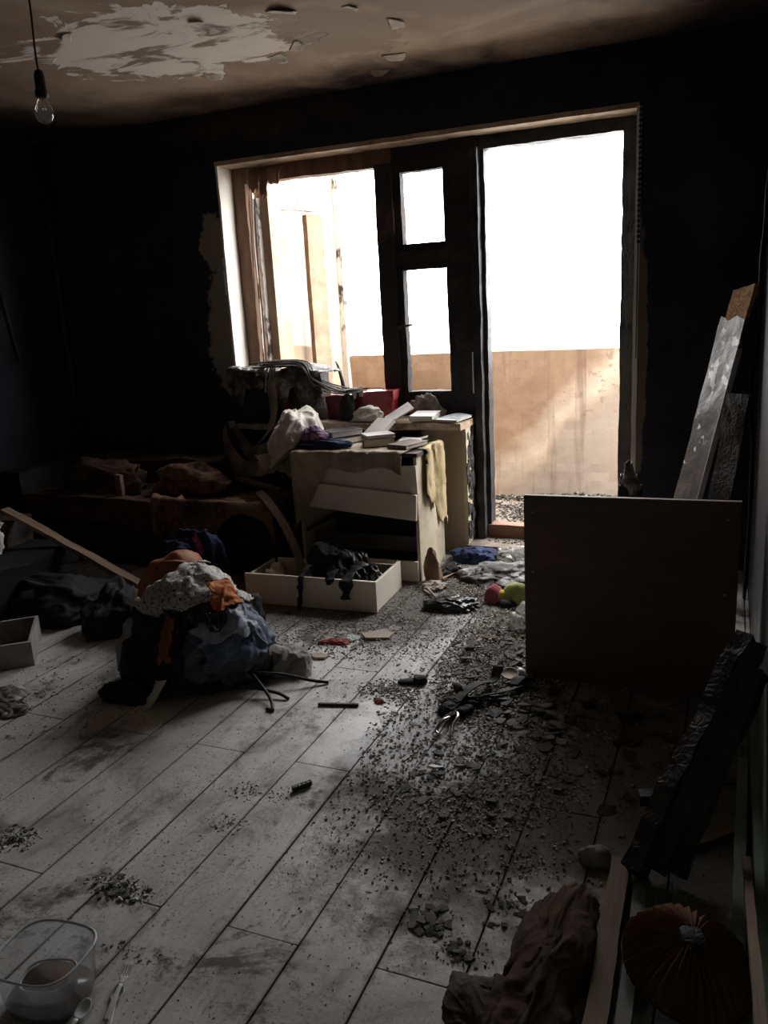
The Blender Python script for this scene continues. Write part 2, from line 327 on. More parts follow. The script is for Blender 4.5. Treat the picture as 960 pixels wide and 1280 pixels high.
simple('ceiling_flake', [(.3, (.42, .35, .28)), (.7, (.66, .60, .52))], 9, .8, .3, 40)
simple('ceiling_flake_brown', [(.3, (.14, .095, .07)), (.7, (.26, .19, .14))], 9, .8, .3, 40)
simple('brown_scrap', [(.3, (.16, .095, .06)), (.7, (.34, .23, .155))], 9, .8, .4, 40)
# loose char crumbs: each crumb takes its own tone
k = NT('char_crumbs'); P = k.pos()
v = k.voro(P, 110, 'F1', 'Color')
c = k.ramp(k.sep(v, 'X'), [(.0, (.04, .037, .034)), (.25, (.13, .115, .10)), (.55, (.28, .24, .20)), (.80, (.42, .375, .33)), (.97, (.62, .59, .55))])
k.base(c); k.rough(.75); MATS['char_crumbs'] = k.m
k = NT('rubble_crumbs'); P = k.pos()
v = k.voro(P, 60, 'F1', 'Color')
c = k.ramp(k.sep(v, 'X'), [(.0, (.012, .011, .010)), (.5, (.045, .038, .032)), (.85, (.11, .09, .075)), (.97, (.30, .27, .24))])
k.base(c); k.rough(.85); MATS['rubble_crumbs'] = k.m
k = NT('pale_crumbs'); P = k.pos()
v = k.voro(P, 110, 'F1', 'Color')
c = k.ramp(k.sep(v, 'X'), [(.0, (.03, .03, .03)), (.4, (.18, .18, .17)), (.8, (.45, .45, .43)), (.97, (.62, .62, .60))])
k.base(c); k.rough(.6); MATS['pale_crumbs'] = k.m

def thin_clear(name, tint, gloss, rough, body=0.0, body_col=(.6, .62, .64)):
    m = bpy.data.materials.new(name); m.use_nodes = True; t = m.node_tree; t.nodes.clear()
    o = t.nodes.new('ShaderNodeOutputMaterial'); a = t.nodes.new('ShaderNodeBsdfTransparent'); g = t.nodes.new('ShaderNodeBsdfGlossy')
    x = t.nodes.new('ShaderNodeMixShader'); lw = t.nodes.new('ShaderNodeLayerWeight'); pw = t.nodes.new('ShaderNodeMath'); pw.operation = 'POWER'; pw.inputs[1].default_value = 4.0
    f = t.nodes.new('ShaderNodeMath'); f.operation = 'MULTIPLY_ADD'; f.inputs[1].default_value = (gloss - 1) * 1.5; f.inputs[2].default_value = .04
    t.links.new(lw.outputs['Facing'], pw.inputs[0]); t.links.new(pw.outputs[0], f.inputs[0])
    a.inputs[0].default_value = rgb(tint); g.inputs['Roughness'].default_value = rough
    t.links.new(f.outputs[0], x.inputs[0]); t.links.new(a.outputs[0], x.inputs[1]); t.links.new(g.outputs[0], x.inputs[2])
    last = x
    if body:
        d = t.nodes.new('ShaderNodeBsdfTranslucent'); d.inputs[0].default_value = rgb(body_col)
        d2 = t.nodes.new('ShaderNodeBsdfDiffuse'); d2.inputs[0].default_value = rgb(body_col)
        dm = t.nodes.new('ShaderNodeMixShader'); t.links.new(d.outputs[0], dm.inputs[1]); t.links.new(d2.outputs[0], dm.inputs[2])
        y = t.nodes.new('ShaderNodeMixShader'); y.inputs[0].default_value = body
        t.links.new(x.outputs[0], y.inputs[1]); t.links.new(dm.outputs[0], y.inputs[2]); last = y
    t.links.new(last.outputs[0], o.inputs[0]); MATS[name] = m; return m
thin_clear('pane_glass', (.97, .97, .96), 1.45, .02)
thin_clear('shard_glass', (.80, .86, .84), 1.3, .30, .12, (.35, .42, .40))
thin_clear('bulb_glass', (.93, .93, .92), 1.5, .03, .06, (.8, .8, .78))
thin_clear('clear_plastic', (.95, .96, .97), 1.4, .10, .10, (.62, .64, .67))
thin_clear('plastic_film', (.85, .85, .83), 1.5, .2, .45, (.6, .58, .54))

# ------------------------------------------------------------------ mesh helpers
def link(name, me, mat, parent=None, smooth=True, loc=None, rot=None):
    o = bpy.data.objects.new(name, me); COL.objects.link(o)
    if mat:
        if not me.materials: me.materials.append(MATS[mat] if isinstance(mat, str) else mat)
    if smooth:
        for f in me.polygons: f.use_smooth = True
    if parent: o.parent = parent
    if loc is not None: o.location = loc
    if rot is not None: o.rotation_euler = rot
    return o
def obj(name, bm, mat, parent=None, smooth=False, loc=None, rot=None):
    me = bpy.data.meshes.new(name); bm.normal_update(); bm.to_mesh(me); bm.free()
    return link(name, me, mat, parent, smooth, loc, rot)
def tag(o, label, cat, group=None, kind=None):
    o['label'] = label
    if cat: o['category'] = cat
    if group: o['group'] = group
    if kind: o['kind'] = kind
    return o
def struct(o, label=None):
    o['kind'] = 'structure'
    if label: o['label'] = label
    return o
def empty(name, loc=(0, 0, 0), rz=0, rot=None):
    o = bpy.data.objects.new(name, None); COL.objects.link(o); o.location = loc
    o.rotation_euler = rot if rot else (0, 0, rz); o.empty_display_size = .05
    return o
def bx(bm, lo, hi, bev=0.0, M=None):
    r = bmesh.ops.create_cube(bm, size=1.0); vs = r['verts']
    lo = Vector(lo); hi = Vector(hi); c = (lo + hi) / 2; s = hi - lo
    for v in vs: v.co = Vector((v.co.x * s.x, v.co.y * s.y, v.co.z * s.z)) + c
    if M is not None:
        for v in vs: v.co = M @ v.co
    if bev:
        es = list({e for v in vs for e in v.link_edges})
        bmesh.ops.bevel(bm, geom=es, offset=bev, segments=2, affect='EDGES', profile=.6)
    return vs
def box(name, lo, hi, mat, parent=None, bev=.002, M=None, loc=None, rot=None):
    bm = bmesh.new(); bx(bm, lo, hi, bev, M); return obj(name, bm, mat, parent, loc=loc, rot=rot)
def rough_box(name, lo, hi, mat, parent=None, amp=.006, step=.05, seed=0, freq=22, taper=None, loc=None, rot=None, smooth=True):
    """a board or timber whose faces and arrises are eaten by fire"""
    bm = bmesh.new(); lo = Vector(lo); hi = Vector(hi); s = hi - lo
    n = [max(1, min(60, int(round(s[i] / step)))) for i in range(3)]
    n = [max(2, q) for q in n]
    idx = {}
    def vert(i, j, k):
        key = (i, j, k)
        if key not in idx:
            p = Vector((lo.x + s.x * i / n[0], lo.y + s.y * j / n[1], lo.z + s.z * k / n[2]))
            q = p * freq + Vector((seed * 3.1, seed * 1.7, seed))
            d = Vector((noise.noise(q), noise.noise(q + Vector((31, 7, 3))), noise.noise(q + Vector((5, 53, 11)))))
            q2 = q * .25
            d += 1.2 * Vector((noise.noise(q2), noise.noise(q2 + Vector((31, 7, 3))), noise.noise(q2 + Vector((5, 53, 11)))))
            p = p + d * amp
            if taper: p = taper(p)
            idx[key] = bm.verts.new(p)
        return idx[key]
    a, b, c = n
    for i in range(a):
        for j in range(b):
            bm.faces.new((vert(i, j, 0), vert(i, j + 1, 0), vert(i + 1, j + 1, 0), vert(i + 1, j, 0)))
            bm.faces.new((vert(i, j, c), vert(i + 1, j, c), vert(i + 1, j + 1, c), vert(i, j + 1, c)))
    for i in range(a):
        for kk in range(c):
            bm.faces.new((vert(i, 0, kk), vert(i + 1, 0, kk), vert(i + 1, 0, kk + 1), vert(i, 0, kk + 1)))
            bm.faces.new((vert(i, b, kk), vert(i, b, kk + 1), vert(i + 1, b, kk + 1), vert(i + 1, b, kk)))
    for j in range(b):
        for kk in range(c):
            bm.faces.new((vert(0, j, kk), vert(0, j, kk + 1), vert(0, j + 1, kk + 1), vert(0, j + 1, kk)))
            bm.faces.new((vert(a, j, kk), vert(a, j + 1, kk), vert(a, j + 1, kk + 1), vert(a, j, kk + 1)))
    bmesh.ops.recalc_face_normals(bm, faces=bm.faces)
    return obj(name, bm, mat, parent, False, loc, rot)
def tube(name, pts, rad, mat, parent=None, seg=8, smooth_n=0, loc=None, rot=None):
    pts = [Vector(p) for p in pts]
    if smooth_n:
        out = []
        for i in range(len(pts) - 1):
            p0 = pts[max(0, i - 1)]; p1 = pts[i]; p2 = pts[i + 1]; p3 = pts[min(len(pts) - 1, i + 2)]
            for s in range(smooth_n):
                t = s / smooth_n
                out.append(.5 * ((2 * p1) + (p2 - p0) * t + (2 * p0 - 5 * p1 + 4 * p2 - p3) * t * t + (3 * p1 - p0 - 3 * p2 + p3) * t ** 3))
        out.append(pts[-1]); pts = out
    bm = bmesh.new(); rings = []
    n = len(pts); up = None
    for i, p in enumerate(pts):
        d = (pts[min(i + 1, n - 1)] - pts[max(i - 1, 0)]).normalized()
        if up is None:
            up = d.orthogonal().normalized()
        else:
            up = (up - d * up.dot(d)).normalized()
        w = d.cross(up); r = rad(i / (n - 1)) if callable(rad) else rad
        rings.append([bm.verts.new(p + (up * cos(2 * pi * k / seg) + w * sin(2 * pi * k / seg)) * r) for k in range(seg)])
    for a, b in zip(rings, rings[1:]):
        for k in range(seg): bm.faces.new((a[k], a[(k + 1) % seg], b[(k + 1) % seg], b[k]))
    bm.faces.new(rings[0][::-1]); bm.faces.new(rings[-1])
    return obj(name, bm, mat, parent, True, loc, rot)
def lathe(name, prof, mat, parent=None, seg=24, loc=None, rot=None, shape=None, cap=True):
    """profile of (r, z); shape(angle) scales the radius"""
    bm = bmesh.new(); rings = []
    for r, z in prof:
        rings.append([bm.verts.new((r * (shape(2 * pi * k / seg)[0] if shape else 1) * cos(2 * pi * k / seg), r * (shape(2 * pi * k / seg)[1] if shape else 1) * sin(2 * pi * k / seg), z)) for k in range(seg)])
    for a, b in zip(rings, rings[1:]):
        for k in range(seg): bm.faces.new((a[k], a[(k + 1) % seg], b[(k + 1) % seg], b[k]))
    if cap and prof[0][0] > 1e-5: bm.faces.new(rings[0][::-1])
    if cap and prof[-1][0] > 1e-5: bm.faces.new(rings[-1])
    bmesh.ops.remove_doubles(bm, verts=bm.verts, dist=1e-6)
    return obj(name, bm, mat, parent, True, loc, rot)
def fold(p, freq, seed, aniso=(1, 1, 1)):
    s = Vector((seed * 2.13, seed * 5.7, -seed * 1.37))
    q = Vector((p.x * aniso[0], p.y * aniso[1], p.z * aniso[2])) * freq + s
    d1 = Vector((sin(seed * 1.1), cos(seed * 1.7), .6 * sin(seed * .7 + 1))).normalized(); d2 = Vector((cos(seed * 2.3), .5, sin(seed * .9))).normalized()
    n1 = noise.noise(q * .5); n2 = noise.noise(q * .8 + Vector((5, 2, 8)))
    a = .5 + .5 * sin(q.dot(d1) * 2.6 + 6.0 * n1)
    b = 1 - abs(sin(q.dot(d2) * 2.4 + 5.0 * n2))
    return .55 * a * a + .30 * b * b + .5 * noise.noise(q * .45 + Vector((1, 9, 4))) - .38
def solid(o, t):
    m = o.modifiers.new('thickness', 'SOLIDIFY'); m.thickness = t; m.offset = 0; return o
def sheet(name, fn, nu, nv, mat, parent=None, seed=0, amp=.02, freq=8, thick=.004, ragged=0, aniso=(1, 1, 1), floor=None, loc=None, rot=None):
    G = [[Vector(fn(i / nu, j / nv)) for j in range(nv + 1)] for i in range(nu + 1)]
    bm = bmesh.new(); V = []
    for i in range(nu + 1):
        row = []
        for j in range(nv + 1):
            du = G[min(i + 1, nu)][j] - G[max(i - 1, 0)][j]; dv = G[i][min(j + 1, nv)] - G[i][max(j - 1, 0)]
            nn = du.cross(dv)
            nn = nn.normalized() if nn.length > 1e-9 else Vector((0, 0, 1))
            p = G[i][j] + nn * (amp * (.8 * fold(G[i][j], freq, seed, aniso) + .3 * fold(G[i][j], freq * 2.6, seed + 3, aniso))) if amp else G[i][j].copy()
            if floor is not None and p.z < floor: p.z = floor + .002 * noise.noise(p * 30)
            row.append(bm.verts.new(p))
        V.append(row)
    for i in range(nu):
        for j in range(nv):
            if ragged:
                e = min(i, nu - 1 - i) / nu, min(j, nv - 1 - j) / nv
                e = min(e)
                if e < ragged * (.5 + .9 * noise.noise(Vector((i / nu * 9 + seed, j / nv * 9, seed)))): continue
            bm.faces.new((V[i][j], V[i + 1][j], V[i + 1][j + 1], V[i][j + 1]))
    bmesh.ops.delete(bm, geom=[v for v in bm.verts if not v.link_faces], context='VERTS')
    o = obj(name, bm, mat, parent, True, loc, rot)
    return solid(o, thick) if thick else o
def lump(name, c, r, mat, parent=None, seed=0, amp=.25, freq=2.2, sub=5, aniso=(1, 1, 1), base=.25, rz=0, low=.35):
    """a crumpled heap resting on its flattened underside at c"""
    bm = bmesh.new(); bmesh.ops.create_icosphere(bm, subdivisions=sub, radius=1)
    for v in bm.verts:
        p = v.co.normalized(); s = Vector((seed * 1.9, -seed * 3.3, seed * .7))
        d = 1 + low * noise.noise(p * 1.1 + s) + amp * (.62 * fold(p, freq, seed, aniso) + .24 * fold(p, freq * 2.7, seed + 3, aniso))
        q = p * d
        if q.z < -base: q.z = -base + (q.z + base) * .05
        v.co = Vector((q.x * r[0], q.y * r[1], (q.z + base) / (1 + base) * r[2]))
    mz = min(v.co.z for v in bm.verts)
    for v in bm.verts: v.co.z -= mz
    return obj(name, bm, mat, parent, True, c, (0, 0, rz))
def shell(name, c, r, az, el, mat, parent=None, seed=0, amp=.03, freq=9, n=(46, 46), ragged=.06, aniso=(1, 1, .6), thick=.004, floor=None, wob=.15, jit=1.0):
    """a garment lying over a heap: a patch of the heap's outside between azimuths az and elevations el (degrees)"""
    c = Vector(c)
    def fn(u, v):
        a = radians(az[0] + (az[1] - az[0]) * u + 14 * jit * noise.noise(Vector((v * 3, seed, 0)))); e = radians(el[0] + (el[1] - el[0]) * v + 10 * jit * noise.noise(Vector((u * 3, seed, 4))))
        d = Vector((cos(e) * cos(a), cos(e) * sin(a), sin(e)))
        k = 1 + wob * noise.noise(d * 1.8 + Vector((seed, 0, 0)))
        return Vector((d.x * r[0] * k, d.y * r[1] * k, d.z * r[2] * k)) + c
    return sheet(name, fn, int(n[0] * 1.5), int(n[1] * 1.5), mat, parent, seed, amp * .95, freq * 1.5, thick, ragged, aniso, floor)

# contact: cloth lies on what carries it instead of passing through it
def wmat(o): return (wmat(o.parent) if o.parent else Matrix()) @ o.matrix_basis
def bvh_of(objs):
    V = []; Fs = []
    def add(o):
        if o.type == 'MESH':
            M = wmat(o); b = len(V); V.extend(M @ v.co for v in o.data.vertices); Fs.extend(tuple(i + b for i in p.vertices) for p in o.data.polygons)
        for c in o.children: add(c)
    for o in objs: add(o)
    return BVHTree.FromPolygons(V, Fs)
def wrap(o, c, bases, off=.005, loose=.03, floor=.003, ripple=0, seed=0):
    """lay a garment on the outside of a heap: move its vertices along rays from c onto the heap"""
    b = bvh_of(bases); c = Vector(c); M = wmat(o); Mi = M.inverted()
    for v in o.data.vertices:
        p = M @ v.co; d = (p - c).normalized(); h = b.ray_cast(c + d * 1.2, -d)
        if h[0] is not None:
            rh = (h[0] - c).length; r = (p - c).length
            p = c + d * (rh + off + max(0, min(r - rh, loose)) * .6 + (ripple * max(0, fold(p, 13, seed, (1, 1, .7)) + .25) if ripple else 0))
        p.z = max(p.z, floor); v.co = Mi @ p
def drape(o, bases, off=.004, hi=None):
    """lift a sheet that sank into what it lies on; with hi, also let it down to at most hi above it"""
    b = bvh_of(bases); M = wmat(o); Mi = M.inverted()
    for v in o.data.vertices:
        p = M @ v.co; h = b.ray_cast(Vector((p.x, p.y, p.z + .12)), Vector((0, 0, -1)), .5)
        if h[0] is None or h[1].z < .2: continue
        z = p.z
        if z < h[0].z + off and h[0].z - z < .10: z = h[0].z + off
        if hi is not None and h[0].z + hi < z < h[0].z + .07: z = h[0].z + hi
        p.z = z; v.co = Mi @ p
def press(o, bases, gap=.001):
    """squeeze a soft heap against its neighbours: vertices inside a neighbour go back to its surface"""
    objs = [o] if o.type == 'MESH' else [c for c in o.children if c.type == 'MESH']
    for b in [bvh_of([x]) for x in bases]:
        for ob in objs:
            M = wmat(ob); Mi = M.inverted()
            for v in ob.data.vertices:
                p = M @ v.co; q, n, i, d = b.find_nearest(p, .2)
                if q is not None and (p - q).dot(n) < 0:
                    z = p.z; p = q + n * gap; p.z = max(p.z, min(z, .001)); v.co = Mi @ p

# ------------------------------------------------------------------ the room
XL, XR, YB, YF, ZC = -4.17, 0.13, 4.40, -1.30, 2.57
OX0, OX1, OZ = -2.852, -0.45, 2.292      # window and balcony-door opening
SILL = 0.78; PIER = -1.37; YO = 4.66      # pier end beside the door, outer face

rnd = random.Random(5)
floor = box('floor', (XL - .2, YF - .2, -.15), (XR + .2, YO, -.009), 'concrete_dirty', bev=0)
struct(floor, 'grey white laminate floor strewn with soot and char')
me_cache = {}
PW, PL = .1945, 1.395
col0 = -0.473
cols = []
x = col0
while x > XL: x -= PW
k_ = 0
xi = x
i = int(round((x - col0) / PW))
while col0 + i * PW < XR:
    x0 = col0 + i * PW; x1 = x0 + PW
    y = (1.362 if i % 2 else 2.063) - 3 * PL
    while y < YB:
        a0 = max(y, YF); a1 = min(y + PL, YB); b0 = max(x0, XL); b1 = min(x1, XR)
        if a1 - a0 > .03 and b1 - b0 > .01:
            key = (round(b1 - b0, 4), round(a1 - a0, 4))
            if key not in me_cache:
                bm = bmesh.new(); bx(bm, (.0022, .0022, -.009), (b1 - b0 - .0022, a1 - a0 - .0022, 0), .0014)
                me = bpy.data.meshes.new('plank'); bm.to_mesh(me); bm.free(); me.materials.append(MATS['laminate']); me_cache[key] = me
            o = bpy.data.objects.new('plank', me_cache[key]); COL.objects.link(o); o.parent = floor
            o.location = (b0, a0, rnd.uniform(-.0012, .0006)); o.rotation_euler = (rnd.uniform(-.0008, .0008), rnd.uniform(-.004, .004), 0)
        y += PL
    i += 1

bm = bmesh.new()
bx(bm, (XL - .2, YB, -.15), (OX0, YO, 2.80)); bx(bm, (OX0, YB, OZ), (OX1, YO, 2.80))
bx(bm, (OX1, YB, -.15), (XR + .2, YO, 2.80)); bx(bm, (OX0, YB, -.15), (PIER, YO, .745))
wall_back = struct(obj('wall_back', bm, 'sooted_wall'), 'soot blackened wall around the window and balcony door')
struct(box('wall_left', (XL - .2, YF - .2, -.15), (XL, YB, 2.80), 'sooted_wall', bev=0), 'soot blackened wall beside the burnt sofa')
struct(box('wall_right', (XR, YF - .2, -.15), (XR + .2, YB, 2.80), 'green_wall', bev=0), 'pale green wall blackened towards the far corner')
simple('hall_wall', [(.3, (.22, .20, .18)), (.7, (.32, .30, .27))], 3, .9, .2, 20, world_pos=True)
struct(box('wall_front', (XL, YF - .2, -.15), (XR, YF, 2.80), 'hall_wall', bev=0), 'smoke stained wall behind the viewer')
ceiling = struct(box('ceiling', (XL, YF, ZC), (XR, YB, 2.80), 'smoked_ceiling', bev=0), 'smoke browned ceiling with peeling paint')
# reveals of the opening
def reveal(name, lo, hi, mat): return rough_box(name, lo, hi, mat, wall_back, amp=.0025, step=.06, seed=hi[0], freq=9)
reveal('reveal_lining', (OX0 - .012, YB + .001, .745), (OX0 + .012, 4.575, OZ - .006), 'reveal_plaster')
reveal('reveal_lining', (OX0, YB - .004, OZ - .014), (OX1, 4.58, OZ + .01), 'reveal_smoked')
reveal('reveal_lining', (OX1 - .012, YB - .004, .02), (OX1 + .012, 4.58, OZ - .006), 'reveal_plaster')
reveal('reveal_lining', (PIER - .012, YB - .004, .04), (PIER + .010, 4.58, .745), 'cream_board_sooty')
bm = bmesh.new()
for q in range(26):
    z = 1.66 + q * .024
    bx(bm, (OX1 - .002, YB - .007, z), (OX1 + .012, YB - .002, z + .015), 0)
bx(bm, (OX1 + .002, YB - .008, 1.1), (OX1 + .006, YB - .002, 2.29))
obj('corner_bead', bm, 'metal_dark', wall_back)
# a fringe of burnt plaster crust under the pier end
rr = random.Random(11)
for q in range(46):
    z = rr.uniform(.10, .72); yy = YB + rr.uniform(-.012, .17); s = rr.uniform(.012, .04)
    bm = bmesh.new(); pts = []
    m = 6
    ctr = bm.verts.new((.012, 0, 0))
    ring = [bm.verts.new((rr.uniform(0, .008), cos(2 * pi * t / m) * s * rr.uniform(.4, .8), sin(2 * pi * t / m) * s * rr.uniform(.8, 1.7))) for t in range(m)]
    for t in range(m): bm.faces.new((ctr, ring[t], ring[(t + 1) % m]))
    o = obj('burnt_crust', bm, 'char_wood' if q % 4 else 'char_wood_brown', wall_back, False, (PIER + .010 + rr.uniform(0, .006), yy, z)); solid(o, .004)
# paint skins hanging from the ceiling
flk = random.Random(3)
def paint_flake(x, y, sx, sy, rz, curl, mat):
    def fn(u, v):
        a = (u - .0) * curl
        X = sx * (sin(a) / curl if abs(curl) > .01 else u); Z = -sx * (1 - cos(a)) / curl
        return Vector((X, (v - .5) * sy * (1 - .55 * u * u + .25 * noise.noise(Vector((u * 4, v * 4, x * 9)))), Z))
    o = sheet('paint_flake', fn, 7, 7, mat, ceiling, x * 7, .006, 14, .0015, 0, loc=(x, y, ZC - .001), rot=(0, 0, rz))
    return o
edge_pts = [(-2.85, 3.13, 2.3), (-2.62, 3.62, 1.9), (-2.40, 3.76, 1.5), (-2.14, 3.70, 1.1), (-1.86, 3.58, .7), (-1.80, 3.42, .2), (-2.05, 3.12, -.8), (-2.28, 2.92, -1.3),
            (-2.56, 2.98, -2.0), (-2.95, 2.95, 2.8), (-1.70, 3.20, -.6), (-1.64, 3.72, 1.2), (-1.52, 3.95, 1.4), (-1.72, 3.55, .2), (-1.38, 3.55, .6), (-1.06, 3.42, .3),
            (-1.20, 3.22, -.8), (-2.72, 3.40, 2.2), (-2.0, 3.66, 1.0), (-1.55, 4.12, 1.5), (-1.68, 4.15, 1.6), (-.95, 3.18, -.2), (-1.45, 3.30, -.5), (-2.22, 3.30, .4)]
for x, y, a in edge_pts[::2]:
    paint_flake(x, y, flk.uniform(.04, .085), flk.uniform(.05, .14), a + flk.uniform(-.5, .5), flk.choice((.15, .25, .4)), 'ceiling_flake' if flk.random() < .75 else 'ceiling_flake_brown')

# ------------------------------------------------------------------ balcony beyond
struct(box('balcony_floor', (-2.74, YO, -.15), (.90, 5.72, .06), 'concrete_dirty', bev=0), 'debris covered balcony floor behind the threshold')
struct(rough_box('balcony_parapet', (-2.66, 5.63, .06), (.90, 5.71, 1.08), 'parapet_plaster', amp=.004, step=.06, freq=14), 'heat stained tan balcony parapet')
struct(box('balcony_partition', (-2.76, YO, .06), (-2.665, 5.71, 2.75), 'partition_plaster', bev=0), 'pale plastered partition at the end of the balcony')
struct(rough_box('balcony_post', (-2.665, 5.585, .06), (-2.625, 5.63, 2.75), 'peeling_white', amp=.003, step=.05), 'peeling balcony corner post at the end of the parapet')
struct(box('doorstep', (PIER, YB - .03, -.02), (OX1, 4.62, .055), 'concrete_dirty', bev=.008), 'dirty concrete step under the balcony door')

# ------------------------------------------------------------------ window and door frames
FY0, FY1 = 4.555, 4.635
win = struct(empty('window_1', (0, 0, 0)), 'burnt timber window with an outward opened casement')
RB = lambda n, lo, hi, m, p, s: rough_box(n, lo, hi, m, p, amp=.004, step=.045, seed=s, freq=20)
RB('jamb', (OX0 + .01, FY0, SILL), (-2.754, FY1, OZ - .01), 'brown_frame', win, 1)
RB('head', (-2.76, FY0, 2.188), (-1.80, FY1, OZ - .01), 'brown_frame', win, 2)
RB('head', (-1.80, FY0, 2.160), (-1.29, FY1, OZ - .01), 'char_frame', win, 3)
RB('mullion', (-1.902, FY0 - .01, SILL), (-1.80, FY1, 2.20), 'char_frame', win, 4)
RB('bottom_rail', (-2.76, FY0, SILL), (-1.80, FY1, .86), 'brown_frame', win, 5)
RB('bottom_rail', (-1.80, FY0, SILL), (-1.40, FY1, .90), 'char_frame', win, 6)
RB('transom', (-1.80, FY0, 1.655), (-1.46, FY1, 1.725), 'char_frame', win, 7)
def sash(name, x0, x1, z0, z1, w, pane=True):
    e = empty(name, (0, 0, 0)); e.parent = win
    RB('stile', (x0, FY0 + .01, z0), (x0 + w, FY1 - .01, z1), 'char_frame', e, x0); RB('stile', (x1 - w, FY0 + .01, z0), (x1, FY1 - .01, z1), 'char_frame', e, x1)
    RB('rail', (x0 + w, FY0 + .01, z0), (x1 - w, FY1 - .01, z0 + w), 'char_frame', e, z0); RB('rail', (x0 + w, FY0 + .01, z1 - w), (x1 - w, FY1 - .01, z1), 'char_frame', e, z1)
    return e
vent = sash('vent_sash', -1.80, -1.455, 1.715, 2.192, .046)
box('pane', (-1.76, 4.598, 1.755), (-1.495, 4.601, 2.152), 'pane_glass', vent, 0)
lower = sash('lower_sash', -1.80, -1.455, .885, 1.662, .042)
box('pane', (-1.76, 4.598, .92), (-1.49, 4.601, 1.625), 'pane_glass', lower, 0)
h = tube('handle', [(-1.785, 4.55, 1.30), (-1.785, 4.525, 1.30), (-1.77, 4.515, 1.305), (-1.70, 4.512, 1.315)], .007, 'metal_dark', lower, 7, 4)
# outward opened casement, hinged on the left jamb
ca = math.atan2(5.12 - 4.64, -2.545 + 2.755); CW = .52
cas = empty('casement', (-2.752, 4.645, 0), rz=ca); cas.parent = win
rough_box('stile', (0, -.022, .89), (.062, .022, 2.115), 'peeling_white', cas, .003, .04, 21)
rough_box('stile', (CW - .135, -.022, .89), (CW, .022, 2.03), 'far_stile_brown', cas, .003, .04, 22)  # brown strip beside the pane, built as a wide far stile
rough_box('rail', (.06, -.02, 2.055), (CW, .02, 2.115), 'peeling_white', cas, .003, .04, 23)
rough_box('rail', (.06, -.02, .89), (CW, .02, .96), 'peeling_white', cas, .003, .04, 24)
box('pane', (.06, -.002, .955), (CW - .13, .001, 2.06), 'pane_glass', cas, 0)
# scraps of burnt paint hanging from the window head
for (x, w, h_, sd) in ((-2.66, .09, .13, 4), (-2.53, .10, .10, 9), (-2.59, .07, .17, 6)):
    def fn(u, v, x=x, w=w, h_=h_, sd=sd):
        return Vector((x + (u - .5) * w * (1 - .35 * v) + .02 * v * noise.noise(Vector((sd, v * 2, 0))), 4.53 - .03 * sin(v * 2.2) + .01 * sin(u * 6 + sd), OZ - .03 - v * h_ * (1 + .3 * noise.noise(Vector((u * 4, sd, 1))))))
    sheet('paint_scrap', fn, 8, 10, 'brown_scrap', win, sd, .008, 16, .003, .0)
# melted sealing strip hanging along the open casement
tube('sealing_strip', [(-2.735, 4.60, 2.12), (-2.742, 4.585, 1.9), (-2.73, 4.57, 1.5), (-2.725, 4.55, 1.15), (-2.70, 4.52, 1.02)], .005, 'peeling_white', win, 6, 5)
tube('sealing_strip', [(-2.72, 4.60, 2.10), (-2.722, 4.58, 1.8), (-2.712, 4.56, 1.4), (-2.70, 4.54, 1.1), (-2.66, 4.51, 1.0)], .004, 'char_frame', win, 6, 5)

door = struct(empty('door_1', (0, 0, 0)), 'charred balcony door frame without its leaf')
RB('jamb', (-1.455, FY0 - .02, .06), (-1.30, FY1, OZ - .01), 'char_frame', door, 11)
RB('jamb', (-1.335, FY0 - .045, .06), (-1.292, FY0 + .04, 2.22), 'char_wood', door, 15)
RB('jamb', (-1.302, FY0 + .01, .06), (-1.268, FY1 + .02, 2.215), 'char_wood', door, 16)
RB('jamb', (-.545, FY0, .06), (-.46, FY1, OZ - .01), 'char_wood', door, 12)
RB('head', (-1.30, FY0, 2.212), (-.50, FY1, OZ - .01), 'char_wood', door, 13)
RB('threshold', (-1.31, FY0, .045), (-.50, FY1, .135), 'threshold_wood', door, 14)
box('glass_sliver', (-1.345, FY0 - .052, .92), (-1.338, FY0 - .046, 1.15), 'peeling_white', door, .001)

sill = rough_box('trim_1', (OX0, 4.265, .742), (-1.352, 4.56, SILL), 'melted_sill', None, amp=.006, step=.03, seed=8, freq=12)
struct(sill, 'heat warped windowsill board with a melted end')
struct(rough_box('baseboard_right', (XR - .022, .2, 0), (XR - .001, 3.0, .07), 'green_trim', None, amp=.001, step=.12), 'green painted skirting along the right wall')

# ------------------------------------------------------------------ heating pipes in the far corner
t = tag(empty('heating_pipe', (XL + .06, YB - .06, 0)), 'thin vertical heating riser in the black corner behind the sofa', 'pipe')
tube('riser', [(0, 0, 0), (0, 0, ZC)], .0125, 'pipe_paint', t, 10)
lathe('ceiling_collar', [(.013, 0), (.024, 0), (.024, .02), (.013, .02)], 'pipe_paint', t, 14, loc=(0, 0, ZC - .022))
tube('wall_clip', [(0, .0, 1.55), (0, .058, 1.55)], .005, 'metal_dark', t, 6)
o = tube('wall_strip', [(XL + .012, 3.90, 1.64), (XL + .012, 3.965, 1.22)], .011, 'pipe_paint', None, 8)
tag(o, 'short dark strip fixed slanting on the sooty side wall', 'strip')

